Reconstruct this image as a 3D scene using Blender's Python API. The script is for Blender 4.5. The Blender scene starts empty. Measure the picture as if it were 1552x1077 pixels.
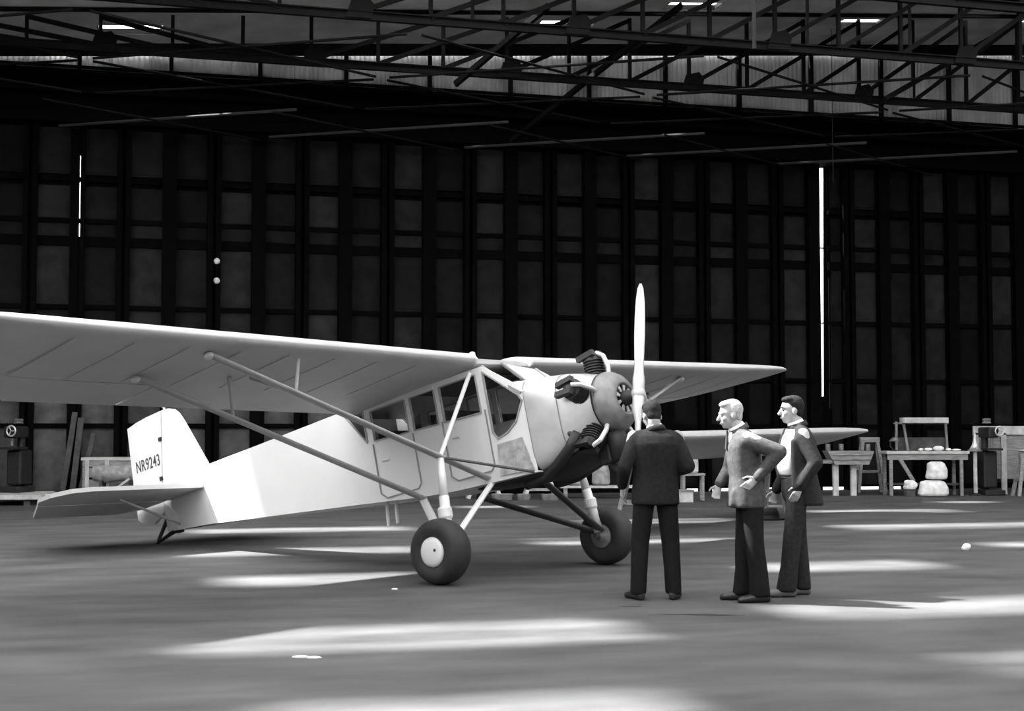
import bpy, bmesh, math, random
from mathutils import Vector, Matrix, Quaternion
random.seed(7)
R = math.radians
sc = bpy.context.scene
col = sc.collection

# ------------------------------------------------------------------ camera, sky, sun, exposure
F_PX = 2184.26
cd = bpy.data.cameras.new('camera'); cam = bpy.data.objects.new('camera', cd); col.objects.link(cam)
cd.sensor_width = 36.0; cd.lens = F_PX / 1552 * 36.0; cd.clip_end = 500
cam.location = (0, 0, 1.4593)
cam.rotation_euler = (R(90) + math.atan((651.978 - 538.5) / F_PX), 0, 0)
sc.camera = cam

world = bpy.data.worlds.new('hazy_sky'); sc.world = world; world.use_nodes = True
bg = world.node_tree.nodes['Background']; bg.inputs[0].default_value = (1, 1, 1, 1); bg.inputs[1].default_value = 6.8

SUN_TRAVEL = Vector((0.77, -0.165, -1.0))
sd = bpy.data.lights.new('sun', 'SUN'); sun = bpy.data.objects.new('sun', sd); col.objects.link(sun)
sd.energy = 36.0; sd.angle = R(2.4)
sun.rotation_mode = 'QUATERNION'; sun.rotation_quaternion = SUN_TRAVEL.to_track_quat('-Z', 'Y')
sun.location = (-30, 20, 40)

vs = sc.view_settings
vs.view_transform = 'Standard'; vs.look = 'None'; vs.exposure = 0.0; vs.gamma = 1.0; vs.use_curve_mapping = False
sc.cycles.max_bounces = 8; sc.cycles.diffuse_bounces = 4; sc.cycles.transparent_max_bounces = 12
sc.cycles.sample_clamp_indirect = 6

# ------------------------------------------------------------------ materials (all neutral: the photograph is black and white)
def mat(name, g, rough=.6, metal=0.0, var=0.0, scale=6.0, bump=0.0, spec=.5, stretch=None, rand=0.0, detail=5):
    m = bpy.data.materials.new(name); m.use_nodes = True
    nt = m.node_tree; b = nt.nodes['Principled BSDF']
    b.inputs['Base Color'].default_value = (g, g, g, 1)
    b.inputs['Roughness'].default_value = rough; b.inputs['Metallic'].default_value = metal
    b.inputs['Specular IOR Level'].default_value = spec
    if var or bump or rand:
        tc = nt.nodes.new('ShaderNodeTexCoord'); mp = nt.nodes.new('ShaderNodeMapping')
        nt.links.new(tc.outputs['Object'], mp.inputs[0])
        if stretch: mp.inputs['Scale'].default_value = stretch
        nz = nt.nodes.new('ShaderNodeTexNoise'); nz.inputs['Scale'].default_value = scale; nz.inputs['Detail'].default_value = detail
        nt.links.new(mp.outputs[0], nz.inputs['Vector'])
        if rand:
            oi = nt.nodes.new('ShaderNodeObjectInfo')
            ad = nt.nodes.new('ShaderNodeVectorMath'); ad.operation = 'ADD'
            nt.links.new(mp.outputs[0], ad.inputs[0]); nt.links.new(oi.outputs['Location'], ad.inputs[1])
            nt.links.new(ad.outputs[0], nz.inputs['Vector'])
        mr = nt.nodes.new('ShaderNodeMapRange'); mr.inputs['From Min'].default_value = .3; mr.inputs['From Max'].default_value = .7
        mr.inputs['To Min'].default_value = g * (1 - var); mr.inputs['To Max'].default_value = g * (1 + var)
        nt.links.new(nz.outputs['Fac'], mr.inputs['Value'])
        out = mr.outputs[0]
        if rand:
            mm = nt.nodes.new('ShaderNodeMapRange'); mm.inputs['To Min'].default_value = 1 - rand; mm.inputs['To Max'].default_value = 1 + rand
            nt.links.new(oi.outputs['Random'], mm.inputs['Value'])
            ml = nt.nodes.new('ShaderNodeMath'); ml.operation = 'MULTIPLY'
            nt.links.new(out, ml.inputs[0]); nt.links.new(mm.outputs[0], ml.inputs[1]); out = ml.outputs[0]
        if var or rand: nt.links.new(out, b.inputs['Base Color'])
        if bump:
            bp = nt.nodes.new('ShaderNodeBump'); bp.inputs['Strength'].default_value = bump; bp.inputs['Distance'].default_value = .02
            nt.links.new(nz.outputs['Fac'], bp.inputs['Height']); nt.links.new(bp.outputs[0], b.inputs['Normal'])
    return m
def glass_mat(name, trans=.9, tint=.95, rough=.05):
    m = bpy.data.materials.new(name); m.use_nodes = True; nt = m.node_tree
    for n in list(nt.nodes): nt.nodes.remove(n)
    o = nt.nodes.new('ShaderNodeOutputMaterial'); mx = nt.nodes.new('ShaderNodeMixShader')
    t = nt.nodes.new('ShaderNodeBsdfTransparent'); t.inputs[0].default_value = (tint,) * 3 + (1,)
    g = nt.nodes.new('ShaderNodeBsdfGlossy'); g.inputs['Roughness'].default_value = rough
    mx.inputs[0].default_value = 1 - trans
    nt.links.new(t.outputs[0], mx.inputs[1]); nt.links.new(g.outputs[0], mx.inputs[2]); nt.links.new(mx.outputs[0], o.inputs[0])
    return m
M = dict(
    floor=mat('worn_concrete', .068, .75, var=.38, scale=1.6, bump=.12, stretch=(.5, 1.1, 1), spec=.3, detail=9),
    yard=mat('dull_yard_ground', .12, .9, var=.2, scale=.5),
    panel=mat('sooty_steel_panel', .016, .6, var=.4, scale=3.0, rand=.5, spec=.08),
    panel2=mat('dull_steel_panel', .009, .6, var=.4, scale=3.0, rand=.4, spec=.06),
    panel3=mat('light_painted_lower_panel', .085, .7, var=.4, scale=3.0, rand=.35, spec=.08),  # paler colour stands in for light falling on the low left panels
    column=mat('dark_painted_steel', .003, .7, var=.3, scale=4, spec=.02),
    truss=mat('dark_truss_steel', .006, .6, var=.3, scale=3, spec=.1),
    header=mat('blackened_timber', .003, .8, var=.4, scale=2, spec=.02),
    corr=mat('galvanised_sheet', .8, .55, var=.35, scale=1.2, rand=.15, spec=.4),
    deck=mat('grey_roof_deck', .65, .8, var=.25, scale=1.0, spec=.2),
    outer=mat('dull_wall_paint', .05, .8, var=.2, scale=1.0, spec=.2),
    glass=glass_mat('skylight_glass', .94, .98),
    cabin_glass=glass_mat('cabin_glass', .94, .75, .08),
    sheen_glass=mat('windshield_painted_sheen', .72, .25),  # pale opaque pane: the sky reflection is put into its colour
    white=mat('white_aircraft_paint', .7, .42, var=.03, scale=2),
    fabric=mat('white_doped_fabric', .42, .5, var=.05, scale=3, bump=.08),
    cowl=mat('polished_cowl_metal', .5, .34, metal=.25, var=.12, scale=5),
    foil=mat('mottled_bare_metal', .55, .35, metal=.4, var=.3, scale=14, bump=.25),
    silver=mat('silver_nose_metal', .2, .45, metal=.3, var=.2, scale=12),
    black=mat('black_iron', .018, .5, var=.3, scale=20),
    dark=mat('dark_grime', .014, .6, var=.4, scale=10),
    interior=mat('dark_cabin_trim', .02, .8, var=.3),
    pipe=mat('pale_pipe_metal', .6, .35, metal=.4),
    rubber=mat('black_tire_rubber', .022, .75, var=.3, scale=8),
    strut=mat('grey_strut_paint', .3, .4, var=.08, scale=6),
    strutd=mat('dark_strut_paint', .05, .4),
    prop=mat('pale_prop_metal', .5, .35, metal=.2),
    paint_black=mat('black_lettering', .05, .6),
    seam=mat('dark_seam', .25, .6),
    skin=mat('skin', .3, .55, var=.06, scale=20),
    skin2=mat('pale_skin', .36, .55, var=.06, scale=20),
    suit_dark=mat('dark_suit_wool', .013, .85, var=.3, scale=30, bump=.15, spec=.2),
    suit_grey=mat('grey_suit_wool', .06, .85, var=.25, scale=30, bump=.15, spec=.2),
    suit_mid=mat('charcoal_suit_wool', .022, .85, var=.25, scale=30, bump=.15, spec=.2),
    trouser=mat('dark_trouser_wool', .007, .85, var=.3, scale=30, spec=.2),
    trouser_g=mat('grey_trouser_wool', .022, .85, var=.3, scale=30, spec=.2),
    shirt=mat('white_shirt_cotton', .8, .7),
    tie=mat('dark_tie', .03, .7),
    hair_dark=mat('dark_hair', .018, .85, var=.5, scale=60, bump=.3, spec=.15),
    hair_fair=mat('fair_hair', .42, .6, var=.4, scale=60, bump=.3),
    shoe=mat('black_shoe_leather', .02, .35),
    shoe_g=mat('dusty_shoe_leather', .12, .5),
    eye=mat('dark_eye', .02, .3),
    rod=mat('bare_steel_pipe', .045, .6, spec=.1),
    wood=mat('grey_worn_wood', .25, .75, var=.35, scale=6, stretch=(1, 6, 6)),
    wood_d=mat('dark_worn_wood', .06, .8, var=.4, scale=6),
    wood_l=mat('pale_worn_wood', .5, .7, var=.25, scale=6),
    cloth_w=mat('crumpled_white_cloth', .75, .8, var=.25, scale=7, bump=.5),
    metal_g=mat('grey_shop_metal', .22, .45, metal=.3, var=.3, scale=10),
    tarp=mat('grey_canvas', .3, .85, var=.4, scale=9, bump=.4),
    paper=mat('white_paper', .8, .8),
    stain=mat('oil_stain', .03, .35, var=.3, scale=5),
)

fm = bpy.data.materials.new('frosted_glass'); fm.use_nodes = True; nt = fm.node_tree
for n_ in list(nt.nodes): nt.nodes.remove(n_)
o_ = nt.nodes.new('ShaderNodeOutputMaterial'); t_ = nt.nodes.new('ShaderNodeBsdfTranslucent'); t_.inputs[0].default_value = (.43, .43, .43, 1); nt.links.new(t_.outputs[0], o_.inputs[0])
M['frosted'] = fm

# ------------------------------------------------------------------ mesh helpers
def link_mesh(name, bm, m, parent=None, smooth=False, loc=None):
    me = bpy.data.meshes.new(name)
    bmesh.ops.recalc_face_normals(bm, faces=bm.faces[:])
    bm.to_mesh(me); bm.free()
    return link_me(name, me, m, parent, smooth, loc)
def link_me(name, me, m, parent=None, smooth=False, loc=None):
    if m is not None and not me.materials: me.materials.append(m)
    if smooth:
        me.polygons.foreach_set('use_smooth', [True] * len(me.polygons))
    o = bpy.data.objects.new(name, me); col.objects.link(o)
    if parent is not None: o.parent = parent
    if loc is not None: o.location = loc
    return o
def obj(name, m, parent, *shapes, smooth=False, loc=None):
    bm = bmesh.new()
    for s in shapes: s(bm)
    return link_mesh(name, bm, m, parent, smooth, loc)
def tag(o, label, cat, group=None):
    o['label'] = label; o['category'] = cat
    if group: o['group'] = group
    return o
def struct(o): o['kind'] = 'structure'; return o
def thing(name, label, cat, loc=(0, 0, 0), rz=0, group=None):
    o = bpy.data.objects.new(name, None); col.objects.link(o); o.empty_display_size = .2
    o.location = loc; o.rotation_euler = (0, 0, rz)
    return tag(o, label, cat, group)
def copy_tree(o, parent=None):
    c = o.copy(); col.objects.link(c)
    if parent is not None: c.parent = parent
    for ch in [x for x in bpy.data.objects if x.parent == o]: copy_tree(ch, c)
    return c

def box(c, s, rz=0, bev=0):
    def f(bm):
        mtx = Matrix.Translation(Vector(c)) @ Matrix.Rotation(rz, 4, 'Z') @ Matrix.Diagonal((s[0], s[1], s[2], 1))
        r = bmesh.ops.create_cube(bm, size=1, matrix=mtx)
        if bev:
            es = list({e for v in r['verts'] for e in v.link_edges})
            bmesh.ops.bevel(bm, geom=es, offset=bev, segments=2, affect='EDGES', profile=.5)
    return f
def basis(d, hint=None):
    d = d.normalized(); h = Vector(hint) if hint is not None else (Vector((0, 0, 1)) if abs(d.z) < .9 else Vector((1, 0, 0)))
    a = (h - d * h.dot(d)).normalized(); return a, d.cross(a)
def bar(p0, p1, w, h, hint=None):
    """rectangular bar, h along hint"""
    p0 = Vector(p0); p1 = Vector(p1)
    def f(bm):
        a, b = basis(p1 - p0, hint)
        vs_ = [bm.verts.new(p + a * (h / 2 * i) + b * (w / 2 * j)) for p in (p0, p1) for i, j in ((1, 1), (1, -1), (-1, -1), (-1, 1))]
        for k in range(4): bm.faces.new((vs_[k], vs_[(k + 1) % 4], vs_[4 + (k + 1) % 4], vs_[4 + k]))
        bm.faces.new(vs_[:4]); bm.faces.new(vs_[4:])
    return f
def loft(rings, cap=True):
    def f(bm):
        vr = [[bm.verts.new(p) for p in r] for r in rings]; n = len(rings[0])
        for a, b in zip(vr, vr[1:]):
            for k in range(n): bm.faces.new((a[k], a[(k + 1) % n], b[(k + 1) % n], b[k]))
        if cap: bm.faces.new(vr[0]); bm.faces.new(vr[-1])
    return f
def ring(c, a, b, ra, rb, n=12, e=2.0, ph=0):
    out = []
    for k in range(n):
        t = 2 * math.pi * (k + ph) / n; ct, st = math.cos(t), math.sin(t)
        x = math.copysign(abs(ct) ** (2 / e), ct); y = math.copysign(abs(st) ** (2 / e), st)
        out.append(Vector(c) + a * (ra * x) + b * (rb * y))
    return out
def tube(p0, p1, r0, r1=None, n=10, flat=1.0, hint=None):
    p0 = Vector(p0); p1 = Vector(p1); r1 = r0 if r1 is None else r1
    a, b = basis(p1 - p0, hint)
    return loft([ring(p0, a, b, r0, r0 * flat, n), ring(p1, a, b, r1, r1 * flat, n)])
def path(pts, r, n=8):
    pts = [Vector(p) for p in pts]; rings = []
    a = None
    for i, p in enumerate(pts):
        d = (pts[min(i + 1, len(pts) - 1)] - pts[max(i - 1, 0)]).normalized()
        if a is None: a, b = basis(d)
        else:
            a = (a - d * a.dot(d)).normalized(); b = d.cross(a)
        rr = r[i] if isinstance(r, (list, tuple)) else r
        rings.append(ring(p, a, b, rr, rr, n))
    return loft(rings)
def lathe(prof, n=24, axis='Z', c=(0, 0, 0), closed=False):
    """prof: (r, h) pairs"""
    def P(r, h, t):
        x, y = r * math.cos(t), r * math.sin(t)
        v = {'Z': Vector((x, y, h)), 'X': Vector((h, x, y)), 'Y': Vector((y, h, x))}[axis]
        return v + Vector(c)
    def f(bm):
        vr = [[bm.verts.new(P(max(r, 1e-4), h, 2 * math.pi * k / n)) for k in range(n)] for r, h in prof]
        pr = list(zip(vr, vr[1:])) + ([(vr[-1], vr[0])] if closed else [])
        for a, b in pr:
            for k in range(n): bm.faces.new((a[k], a[(k + 1) % n], b[(k + 1) % n], b[k]))
        if not closed:
            bm.faces.new(vr[0]); bm.faces.new(vr[-1])
    return f
def prism(poly, d):
    """poly: list of Vectors, extruded by vector d"""
    poly = [Vector(p) for p in poly]; d = Vector(d)
    return loft([poly, [p + d for p in poly]])
def sphere(c, r, s=(1, 1, 1), rot=None, seg=16):
    def f(bm):
        m_ = Matrix.Translation(Vector(c))
        if rot is not None: m_ = m_ @ rot.to_4x4()
        bmesh.ops.create_uvsphere(bm, u_segments=seg, v_segments=max(6, seg // 2), radius=r, matrix=m_ @ Matrix.Diagonal((s[0], s[1], s[2], 1)))
    return f
def interp(tab, x):
    if x <= tab[0][0]: return tab[0][1]
    for (a, va), (b, vb) in zip(tab, tab[1:]):
        if x <= b: return va + (vb - va) * (x - a) / (b - a)
    return tab[-1][1]
def faces(polys):
    def f(bm):
        cache = {}
        for p in polys:
            vs_ = []
            for q in p:
                k = tuple(round(c, 4) for c in q)
                if k not in cache: cache[k] = bm.verts.new(q)
                vs_.append(cache[k])
            try: bm.faces.new(vs_)
            except ValueError: pass
    return f
def solid(o, th, off=0):
    md = o.modifiers.new('thickness', 'SOLIDIFY'); md.thickness = th; md.offset = off; return o

# ------------------------------------------------------------------ hangar frame: s along the back wall, t out from it
WA = R(15.25); WU = Vector((math.cos(WA), math.sin(WA), 0)); WN = Vector((-math.sin(WA), math.cos(WA), 0)); WP = Vector((0, 33.4, 0))
S0 = WP.dot(WU)
def H(s, t, z=0.0): return WP + WU * (s - S0) - WN * t + Vector((0, 0, z))
def to_st(x, y):
    w = Vector((x, y, 0)); return w.dot(WU), -(w - WP).dot(WN)
def roof_z(s): return 9.69 + .0696 * s
S_MIN, S_MAX, T_MAX = -9.0, 31.0, 35.0
def hquad(s0, s1, t0, t1, z0, z1): return [H(s0, t0, z0), H(s1, t0, z0), H(s1, t1, z1), H(s0, t1, z1)]
HM = Matrix.Rotation(WA, 4, 'Z'); HM.translation = H(0, 0, 0)      # local frame: x = s, y = into the wall, z up

floor = struct(obj('floor', M['floor'], None, box((11, T_MAX / 2 * -1 + .1, -.1), (S_MAX - S_MIN, T_MAX + .6, .2)))); floor.matrix_world = HM
floor['label'] = 'worn grey hangar floor with sunlit streaks'
yard = struct(obj('floor_yard', M['yard'], None, box((11, 0, -.16), (240, 240, .1)))); yard.matrix_world = HM

# back wall: parent carries the dark timber header; panels, girts and columns are its pieces
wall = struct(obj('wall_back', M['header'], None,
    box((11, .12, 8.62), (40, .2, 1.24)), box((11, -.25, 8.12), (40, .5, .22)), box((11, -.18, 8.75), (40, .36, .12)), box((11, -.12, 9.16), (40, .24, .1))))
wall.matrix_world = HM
PITCH = .964; K0 = -9
zrows = [(.12, 1.52), (1.60, 2.62), (2.74, 4.05), (4.16, 5.42), (5.62, 5.92), (6.00, 6.72), (6.98, 7.98)]
pan = {}
for k in range(K0, 34):
    a = -.92 + PITCH * k
    # a column of deep flanges in front of the panel line
    if k == 0:
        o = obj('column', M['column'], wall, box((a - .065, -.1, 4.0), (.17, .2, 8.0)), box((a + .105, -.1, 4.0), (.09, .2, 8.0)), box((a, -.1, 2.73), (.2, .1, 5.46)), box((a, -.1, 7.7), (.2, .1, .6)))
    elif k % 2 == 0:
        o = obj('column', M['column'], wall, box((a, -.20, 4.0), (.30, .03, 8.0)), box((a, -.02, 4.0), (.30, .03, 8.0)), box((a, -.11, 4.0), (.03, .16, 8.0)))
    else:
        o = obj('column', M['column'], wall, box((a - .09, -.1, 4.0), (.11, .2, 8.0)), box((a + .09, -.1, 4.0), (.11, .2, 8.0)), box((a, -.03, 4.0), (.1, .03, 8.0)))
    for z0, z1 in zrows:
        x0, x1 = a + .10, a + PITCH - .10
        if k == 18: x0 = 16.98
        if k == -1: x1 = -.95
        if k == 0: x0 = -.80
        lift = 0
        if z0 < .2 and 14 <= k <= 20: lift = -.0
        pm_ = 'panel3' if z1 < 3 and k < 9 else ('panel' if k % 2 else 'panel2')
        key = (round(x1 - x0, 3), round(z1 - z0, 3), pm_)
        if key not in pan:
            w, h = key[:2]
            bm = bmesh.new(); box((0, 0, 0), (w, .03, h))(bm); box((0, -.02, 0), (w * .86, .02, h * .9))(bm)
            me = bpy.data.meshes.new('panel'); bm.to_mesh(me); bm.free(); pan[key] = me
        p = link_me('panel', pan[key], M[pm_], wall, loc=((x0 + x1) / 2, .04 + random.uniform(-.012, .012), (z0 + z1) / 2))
# girts run behind the columns
for z in (1.56, 2.68, 4.105, 5.52, 5.96, 6.86, .06 + .02):
    if z < .2:
        for s0, s1 in ((-9, 13.1), (18.9, 31)):
            obj('sill', M['column'], wall, box(((s0 + s1) / 2, .02, .07), (s1 - s0, .12, .14)))
    else:
        hh = .10 if z != 5.52 else .2
        obj('girt', M['column'], wall, box((3.8, -.01, z), (25.6, .10, hh)), box((23.95, -.01, z), (14.1, .10, hh)), *([box((16.75, -.01, z), (.3, .03, .035))] if z in (4.105, 5.96) else []))
# dark skin behind the panels, with the open slits between door leaves left as real gaps
def skin(s0, s1, z0, z1): return box(((s0 + s1) / 2, .11, (z0 + z1) / 2), (s1 - s0, .04, z1 - z0))
obj('door_skin', M['column'], wall,
    skin(-9, -.88, 0.0, 8.1), skin(-.857, 13.1, 0, 8.1), skin(13.1, 16.58, .07, 8.1), skin(17.0, 18.9, .07, 8.1), skin(18.9, 31, 0, 8.1),
    skin(-.881, -.856, 0, 5.46), skin(-.881, -.856, 7.4, 8.1),
    # tall slit tapering downward, with a hair-line gap on each side of it
    skin(16.58, 16.61, 0, 5.0), skin(16.58, 16.61, 7.04, 8.1), skin(16.58, 17.0, .07, 2.0), skin(16.61, 16.945, 2.0, 2.3),
    prism([(16.605, .09, 8.1), (16.705, .09, 8.1), (16.735, .09, 2.3), (16.605, .09, 2.3)], (0, .04, 0)),
    prism([(16.86, .09, 8.1), (16.947, .09, 8.1), (16.947, .09, 2.3), (16.80, .09, 2.3)], (0, .04, 0)),
    skin(16.94, 16.97, 5.25, 8.1), skin(16.965, 17.0, 2.0, 8.1))
# corrugated gable siding above the header
cw = .9
bm = bmesh.new(); n = 40; pv = []
for i in range(n + 1):
    x = cw * i / n; y = .035 * math.cos(2 * math.pi * i / 5)
    pv.append((bm.verts.new((x, y, 0)), bm.verts.new((x, y, 1))))
for a, b in zip(pv, pv[1:]): bm.faces.new((a[0], b[0], b[1], a[1]))
cme = bpy.data.meshes.new('corrugated_sheet'); bm.to_mesh(cme); bm.free()
cme.polygons.foreach_set('use_smooth', [True] * len(cme.polygons))
k = 0; s = S_MIN
while s < S_MAX:
    ztop = roof_z(s + cw) + .03
    o = link_me('corrugated_sheet', cme, M['corr'], wall, loc=(s, .06 - .006 * (k % 2), 9.16)); o.scale = (1, 1, max(.02, ztop - 9.16))
    s += cw - .03; k += 1
for zz in (9.3, ):
    obj('girt', M['truss'], wall, box((11, -.06, zz), (40, .08, .06)))
for s in [i * 1.93 - .92 for i in range(-4, 17)]:
    obj('mullion', M['truss'], wall, box((s, -.08, (9.2 + roof_z(s)) / 2), (.09, .1, roof_z(s) - 9.2)))

# side walls and the front wall, with assumed bands of high windows added to light the hall (all outside the frame)
def wall_with_band(name, A, B, za, zb_, za2, zb2, spans, win_no):
    """wall from A to B (plan points); window band between za (low) and zb_ (high) over the given spans (fractions)"""
    A = Vector(A); B = Vector(B); P = lambda f, z: A.lerp(B, f) + Vector((0, 0, z))
    top = lambda f: za2 + (zb2 - za2) * f
    cuts = sorted({0.0, 1.0} | {v for sp in spans for v in sp}); polys = []
    for a, b in zip(cuts, cuts[1:]):
        mid = (a + b) / 2
        if any(u < mid < v for u, v in spans):
            polys += [[P(a, 0), P(b, 0), P(b, za), P(a, za)], [P(a, zb_), P(b, zb_), P(b, top(b)), P(a, top(a))]]
        else: polys.append([P(a, 0), P(b, 0), P(b, top(b)), P(a, top(a))])
    struct(solid(obj(name, M['outer'], None, faces(polys)), .1))
    for u, v in spans:
        ln = (P(v, 0) - P(u, 0)).length; nx = max(2, round(ln / 1.6))
        w = struct(obj(f'window_{win_no}', M['truss'], None,
            *[bar(P(u + (v - u) * q / nx, za), P(u + (v - u) * q / nx, zb_), .05, .05) for q in range(nx + 1)],
            *[bar(P(u, z), P(v, z), .05, .05) for z in (za, za + (zb_ - za) / 3, za + (zb_ - za) * 2 / 3, zb_)]))
        obj('pane', M['glass'], w, faces([[P(u, za), P(v, za), P(v, zb_), P(u, zb_)]]))
        win_no += 1
    return win_no
nw = wall_with_band('wall_left', H(S_MIN, 0), H(S_MIN, T_MAX), 4.6, 8.7, roof_z(S_MIN), roof_z(S_MIN), [(.30, .62), (.66, .97)], 1)
nw = wall_with_band('wall_front', H(S_MIN, T_MAX), H(S_MAX, T_MAX), 6.0, 8.9, roof_z(S_MIN), roof_z(S_MAX), [(.03, .30), (.34, .62), (.66, .95)], nw)
nw = wall_with_band('wall_right', H(S_MAX, 0), H(S_MAX, T_MAX), 3, 8, roof_z(S_MAX), roof_z(S_MAX), [], nw)

# roof deck with skylights. Floor patch (x0, x1, y, depth) -> the roof opening that throws it
holes = [(-.53, .80, 1.55, 2.2), (4.75, 5.40, 2.7, 3.3), (8.70, 10.0, 2.12, 2.75), (11.1, 12.35, 3.65, 4.2), (15.8, 16.95, 2.4, 3.0), (18.55, 19.4, 3.65, 4.2), (20.5, 21.9, 2.5, 3.1)]
patches = [(-2.25, .75, 10.35, 1.15), (-2.8, -.9, 14.2, 1.1), (2.5, 4.5, 15.65, .95), (2.2, 5.6, 12.2, 1.15), (-4.0, -1.2, 17.5, 1.0), (.3, 2.95, 19.3, 1.1),
           (-4.6, -1.7, 21.3, 1.1), (1.2, 3.6, 23.4, 1.1), (5.0, 8.6, 22.2, 1.1), (6.1, 8.6, 18.8, .8), (5.4, 8.0, 26.2, 1.1), (-1.2, .8, 7.6, .8), (2.9, 5.0, 9.3, .8)]
OS = Vector((-.77, .165, 0)).dot(WU); OT = -Vector((-.77, .165, 0)).dot(WN)
for x0, x1, y, dep in patches:
    sf, tf = to_st((x0 + x1) / 2, y); ln = (x1 - x0) / math.cos(WA)
    sr = (sf + OS * 9.69) / (1 - OS * .0696); z = roof_z(sr); tr = tf + OT * z
    holes.append((sr - ln / 2, sr + ln / 2, tr - dep / 2, tr + dep / 2))
ss = sorted({round(v, 3) for h in holes for v in h[:2]} | {S_MIN, S_MAX}); ts = sorted({round(v, 3) for h in holes for v in h[2:]} | {0.0, T_MAX} | {v for t0 in (8.9, 12.4, 15.9, 19.4, 22.9, 26.4, 29.9) for v in (t0, t0 + 1.5)})
holes = [tuple(round(v, 3) for v in h) for h in holes]
polys = []
for a, b in zip(ss, ss[1:]):
    for c, d in zip(ts, ts[1:]):
        m_, n_ = (a + b) / 2, (c + d) / 2
        if any(h[0] < m_ < h[1] and h[2] < n_ < h[3] for h in holes): continue
        polys.append([H(a, c, roof_z(a)), H(b, c, roof_z(b)), H(b, d, roof_z(b)), H(a, d, roof_z(a))])
frost = [(t0, t0 + 1.5) for t0 in (8.9, 12.4, 15.9, 19.4, 22.9, 26.4, 29.9)]
def in_frost(p):
    c = sum(p, Vector()) / len(p); st = to_st(c.x, c.y); return any(a < st[1] < b for a, b in frost)
ceiling = struct(solid(obj('ceiling', M['deck'], None, faces([p for p in polys if not in_frost(p)])), .06, 1))
obj('added_rooflight', M['frosted'], ceiling, faces([p for p in polys if in_frost(p)]))  # unseen translucent strips, added for soft light from above
for h in holes:
    a, b, c, d = h
    e = .03
    fr = obj('skylight', M['truss'], ceiling, *[bar(H(*p, roof_z(p[0]) + .06), H(*q, roof_z(q[0]) + .06), .05, .1) for p, q in (((a, c), (b, c)), ((b, c), (b, d)), ((b, d), (a, d)), ((a, d), (a, c)))])
    obj('pane', M['glass'], fr, faces([[H(a, c, roof_z(a) + .1), H(b, c, roof_z(b) + .1), H(b, d, roof_z(b) + .1), H(a, d, roof_z(a) + .1)]]))
# purlins run across the bays under the deck
for i, t in enumerate((.75, 5.3, 6.3, 8.0, 9.3, 11.8, 15.2, 18.8, 22.4, 26, 30)):
    pu = obj('purlin', M['truss'], ceiling, bar(H(S_MIN, t, roof_z(S_MIN) - .12), H(S_MAX, t, roof_z(S_MAX) - .12), .12, .2 if i else .26))

# ------------------------------------------------------------------ roof trusses, parallel with the back wall
ZC = 8.85
ordw = ['first', 'second', 'third', 'fourth', 'fifth', 'sixth', 'seventh', 'eighth']
for ti, t in enumerate((3.5, 7.0, 10.5, 14.0, 17.5, 21.0, 24.5)):
    th = thing('roof_truss', f'dark riveted steel roof truss, {ordw[ti]} one out from the corrugated back wall', 'truss', H(0, t, 0), WA, 'roof trusses')
    near = ti < 3
    top = lambda s: roof_z(s) - .15
    obj('bottom_chord', M['truss'], th, bar((S_MIN, 0, ZC), (S_MAX, 0, ZC), .1, .14), bar((S_MIN, .0, ZC + .07), (S_MAX, .0, ZC + .07), .22, .02))
    obj('top_chord', M['truss'], th, bar((S_MIN, 0, roof_z(S_MIN) - (.05 if ti == 0 else .1)), (S_MAX, 0, roof_z(S_MAX) - (.05 if ti == 0 else .1)), .1, .06 if ti == 0 else .14))
    step = 1.36; s = -8.6 + .35 * ti; i = 0
    while s < S_MAX - 1:
        obj('post', M['truss'], th, bar((s, 0, ZC), (s, 0, top(s)), .07, .07))
        s2 = s + 2 * step; sl = s - 2 * step
        if s > 3.4 and s2 < S_MAX: obj('diagonal', M['truss'], th, bar((s, -.05, ZC + .05), (s2, -.05, top(s2) - .05), .05, .09))
        if s <= 3.4 and sl > S_MIN: obj('diagonal', M['truss'], th, bar((s, -.05, ZC + .05), (sl, -.05, top(sl) - .05), .05, .09))
        if i % 3 == 0:
            obj('gusset_plate', M['truss'], th, prism([(s - .2, -.09, ZC - .05), (s + .26, -.09, ZC - .05), (s + .32, -.09, ZC + .2), (s + .2, -.09, ZC + .34), (s - .1, -.09, ZC + .26)], (0, .02, 0)))
        s += step; i += 1
# long sway braces and lateral rods between the trusses
def wp(name, label, cat, group, p0, p1, w, h): return tag(obj(name, M['truss'], None, bar(p0, p1, w, h), bar(p0 + Vector((0, .14, .0)), p1 + Vector((0, .14, 0)), w, h)), label, cat, group)
for i, (a_, b_) in enumerate((((8.5, .95, 8.02), (10.95, 5.2, 10.12)), ((6.55, 3.75, 8.55), (8.15, 5.1, 9.92)), ((16.3, 3.9, 8.8), (18.75, 5.1, 10.3)))):
    wp('sway_brace', ['long paired steel sway brace slanting up from the door header past two trusses', 'short paired steel sway brace slanting up to the roof deck', 'paired steel sway brace slanting up beside the tall bright slit'][i], 'brace', 'sway braces', H(*a_), H(*b_), .06, .1)
ow = ['first', 'second', 'third', 'fourth', 'fifth', 'sixth']
for i in range(-1, 5):
    a = i * 5.79 - .92 + .35
    for t0, t1, where in ((.62, 3.38, 'between the back wall and the first truss'), (3.62, 6.88, 'between the first and second trusses')):
        c = thing('cross_bracing', f'crossed steel rods {where}, {ow[i + 1]} pair from wall end', 'bracing', H(a, t0, 8.6), 0, 'lateral cross bracing')
        for u, v in ((0, 5.5), (5.5, 0)):
            obj('rod', M['truss'], c, tube(H(a + u, t0, 8.62) - H(a, t0, 8.6), H(a + v, t1, 8.62) - H(a, t0, 8.6), .028, n=6))
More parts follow.
